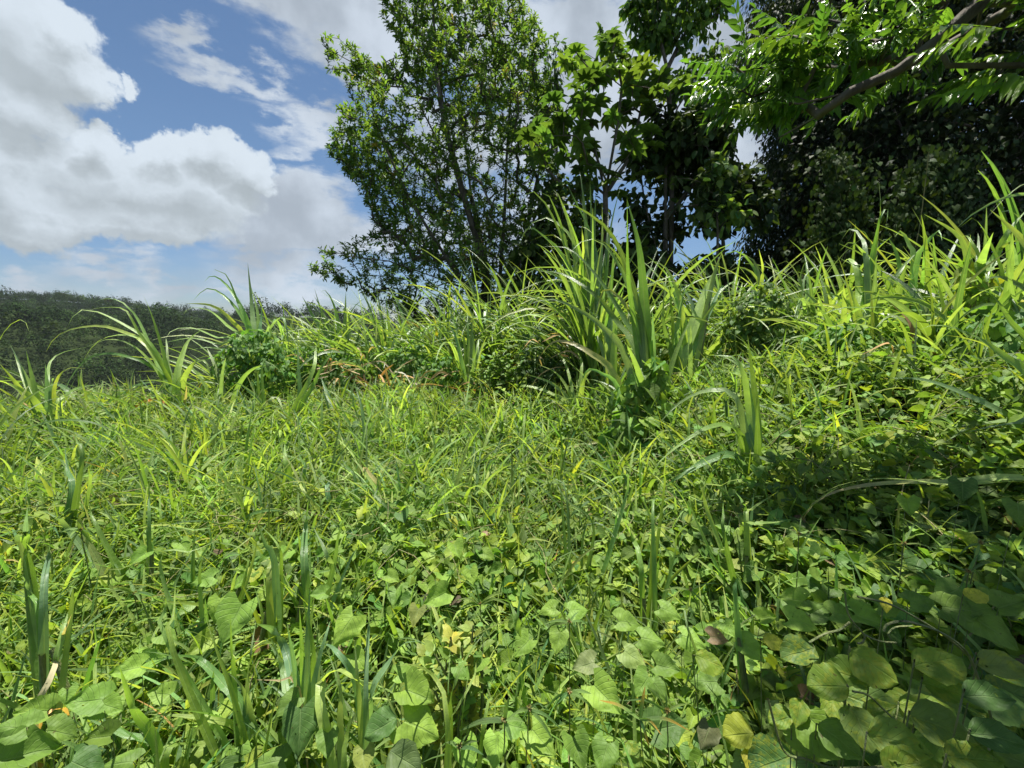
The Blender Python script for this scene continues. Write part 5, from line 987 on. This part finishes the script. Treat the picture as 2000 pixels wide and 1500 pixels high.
vine('creeper with a dull purple-grey leaf in shade at the bottom right of centre', (1370, 1460, 1.0), [(1378, 1440, 1.0, 56, -110, (.11, .13, .06), dict(face=.7)), (1130, 1470, 1.0, 70, -80, h3), (1180, 1480, 1.0, 70, -100, h3), (1060, 1450, 1.0, 80, -60, h2, dict(face=.6))])
vine('creeper with small round leaves low in the left foreground', (180, 1330, 1.2), [(165, 1370, 1.1, 76, 200, h1, dict(face=.6)), (215, 1380, 1.15, 66, -10, h1, dict(face=.6)), (310, 1355, 1.2, 54, 180, h1, dict(face=.7)), (245, 1310, 1.25, 62, 215, h2), (60, 1390, 1.05, 70, 200, h1), (130, 1360, 1.15, 36, -90, h1)])
vine('creeper with big soft shaded leaves at the bottom left corner', (60, 1480, .85), [(60, 1470, .8, 110, 40, h3, dict(face=.5)), (120, 1430, .85, 66, 10, h3), (20, 1420, .8, 76, 190, h3), (190, 1440, .95, 60, 200, h3), (230, 1490, .9, 70, -160, h3), (170, 1500, .85, 90, -20, hd)])
vine('creeper with tall folded leaves left of the upright tuft', (430, 1260, 1.5), [(425, 1190, 1.5, 56, -100, h1, dict(face=.7)), (455, 1215, 1.4, 90, -110, h1, dict(face=.7)), (395, 1130, 1.6, 50, -150, h1), (270, 1090, 1.8, 40, -120, h1), (360, 1070, 1.9, 40, -60, h1), (330, 1245, 1.5, 44, -20, h1)])
vine('creeper with deeply cut sunlit leaves under the shade edge at the right', (1620, 1230, 1.2), [(1600, 1190, 1.3, 60, 30, h3), (1650, 1200, 1.25, 60, -20, h1), (1700, 1210, 1.2, 66, -40, h1), (1570, 1215, 1.25, 66, -30, h2), (1545, 1170, 1.35, 60, 150, h1), (1740, 1180, 1.2, 60, -10, h3)])
vine('creeper with broad dull leaves at the right edge of the shade', (1900, 1240, 1.0), [(1880, 1190, 1.05, 80, -30, h3), (1940, 1230, 1.0, 96, -60, h3), (1850, 1160, 1.1, 66, 200, h3), (1975, 1180, 1.0, 70, 10, h3), (1800, 1170, 1.15, 60, 0, h3), (1990, 1000, 1.2, 60, -90, h3), (1880, 960, 1.35, 54, -90, hd, dict(face=.8)), (1775, 990, 1.5, 44, -80, h1, dict(face=.8))])
# mottled bean vine, bottom right corner
bt = vine('vine with large mottled olive leaflets in threes and curling tendrils, bottom right corner', (1800, 1560, .62), [
 (1618, 1340, .72, 92, 165, hm, dict(face=.65, T=OB[0], wid=1.15)), (1655, 1318, .74, 96, 140, (.10, .19, .03), dict(face=.5, T=OB[1])), (1705, 1298, .72, 100, -50, (.14, .23, .03), dict(face=.6, T=OB[0], wid=1.1)), (1560, 1275, .8, 90, 190, (.08, .16, .035), dict(T=OB[1])),
 (1560, 1390, .76, 70, -100, hm, dict(T=OB[2])), (1528, 1405, .78, 66, 190, hm, dict(T=OB[0])), (1830, 1290, .62, 120, 5, (.14, .24, .03), dict(face=.5, T=OB[0], wid=.9)), (1845, 1345, .62, 90, -40, hm, dict(T=OB[1])), (1755, 1450, .62, 130, -30, (.15, .26, .045), dict(face=.65, T=OB[2], wid=1.2)),
 (1680, 1420, .68, 96, -75, (.13, .22, .05), dict(face=.6, T=OB[1])), (1640, 1445, .7, 100, -50, h3, dict(face=.65, T=OB[2], wid=1.3, mat=M_heart)), (1785, 1385, .65, 60, -40, hm, dict(T=OB[0])), (1840, 1420, .6, 130, -45, (.12, .2, .045), dict(T=OB[2], wid=1.3)), (1950, 1440, .55, 120, -30, hd, dict(T=OB[2], mat=M_heart)),
 (1900, 1480, .55, 120, -20, hm, dict(T=OB[0])), (1760, 1495, .6, 90, 0, hm, dict(T=OB[1])), (1930, 1360, .55, 110, -20, hd, dict(T=OB[2], mat=M_heart)), (1960, 1300, .6, 110, -25, (.14, .2, .05), dict(T=OB[2])), (1475, 1485, .85, 60, -80, (.34, .38, .04), dict(T=OB[0])), (1443, 1435, .88, 76, 180, (.28, .34, .035), dict(T=OB[0], face=.75, wid=1.2)), (1385, 1290, 1.05, 70, -40, hm, dict(T=OB[0])),
 (1240, 1470, .95, 60, -70, hm, dict(T=OB[0])), (1510, 1250, 1.0, 50, -20, hy, dict(T=OB[0])), (1730, 1180, 1.0, 40, -90, hy, dict(T=OB[2])), (1905, 1160, 1.0, 50, -20, hy, dict(T=OB[0]))], mat=M_bean, group=None, Ts=OB, stemr=.0012)
for k in range(46):
    px_, py_ = rng.uniform(1440, 2010), rng.uniform(1270, 1510)
    if py_ < 1500 - (px_ - 1400) * .55: continue
    bigleaf(bt, px_, py_, rng.uniform(.72, .98), rng.uniform(70, 130), rng.choice([-30, -60, -100, 160, 200, 20]) + rng.normal(0, 20), [hm, (.09, .18, .04), (.06, .14, .035), (.12, .21, .045)][rng.integers(4)], face=rng.uniform(.3, .7), T=OB[rng.integers(3)], mat=[M_bean, M_heart][rng.integers(2)], wid=rng.uniform(.8, 1.2), lean=rng.normal(0, .4))
bt['label'] = 'vine with large mottled olive leaflets in threes and curling tendrils, bottom right corner'
a = Acc()
for pts, d_, r_ in (([(600, 20), (620, 180), (680, 280), (760, 360), (880, 410), (1000, 420)], .75, .0022), ([(700, 300), (755, 370), (735, 420), (700, 425)], .74, .0025), ([(960, 400), (940, 350), (1000, 300), (1130, 290)], .7, .002), ([(905, 330), (930, 280), (1040, 252), (1150, 270), (1330, 330), (1500, 440), (1590, 560), (1640, 700), (1700, 850), (1740, 1000), (1770, 1170), (1720, 1260)], .64, .0028),
                    ([(700, 60), (950, 120), (1180, 240), (1400, 380), (1560, 520)], .66, .0025), ([(320, 420), (450, 350), (560, 320), (640, 260)], .78, .003), ([(240, 1040), (290, 1160), (360, 1280)], .76, .003), ([(660, 800), (780, 830), (900, 940), (1060, 1090)], .7, .0025), ([(0, 860), (120, 1260), (300, 1330), (520, 1400), (900, 1390)], .74, .003)):
    tube(a, curve([P(*q, d_) for q in tr(pts, Q4)], 26), r_ * .7, (0, 0, 0), 6)
a.build('tendril', M_stem, bt)
# fern at the left edge
def fern():
    b = GP(75, 3.3); t = thing('fern', b, 'yellow-green fern with feathery fronds at the foot of the left edge cane', 'fern'); n = 16; T = pinnate_T(14); az_ = rng.uniform(0, 6.28, n); a = Acc()
    p = np.tile(b + [0, 0, .2], (n, 1)) + rng.normal(0, .15, (n, 3)) * [1.8, 1, .3]; place(a, T, p, np.stack([np.sin(az_), np.cos(az_), np.full(n, .35)], 1), np.tile([0, 0, 1.], (n, 1)), rng.uniform(.25, .45, n), jit((.22, .33, .05), n, .1), np.full(n, .8)); a.build('frond', M_cover, t)
fern()
# the air over the valley
me = bpy.data.meshes.new('haze'); hx = (-900, 900); hy_ = (-60, 1500); hz = (-120, 60)
hv = [(x, y, z) for z in hz for y in hy_ for x in hx]; me.from_pydata(hv, [], [(0, 2, 3, 1), (4, 5, 7, 6), (0, 1, 5, 4), (2, 6, 7, 3), (0, 4, 6, 2), (1, 3, 7, 5)])
hm_ = bpy.data.materials.new('haze_air'); hm_.use_nodes = True; hn = hm_.node_tree; hn.nodes.clear(); pv = hn.nodes.new('ShaderNodeVolumePrincipled'); pv.inputs['Color'].default_value = (.80, .88, 1, 1); pv.inputs['Density'].default_value = .0001
ho_ = hn.nodes.new('ShaderNodeOutputMaterial'); hn.links.new(pv.outputs[0], ho_.inputs['Volume']); me.materials.append(hm_)
ho2 = bpy.data.objects.new('haze', me); COL.objects.link(ho2); tag(ho2, 'thin pale haze in the air over the valley', 'haze', kind='stuff')
print('built', len(C.objects))
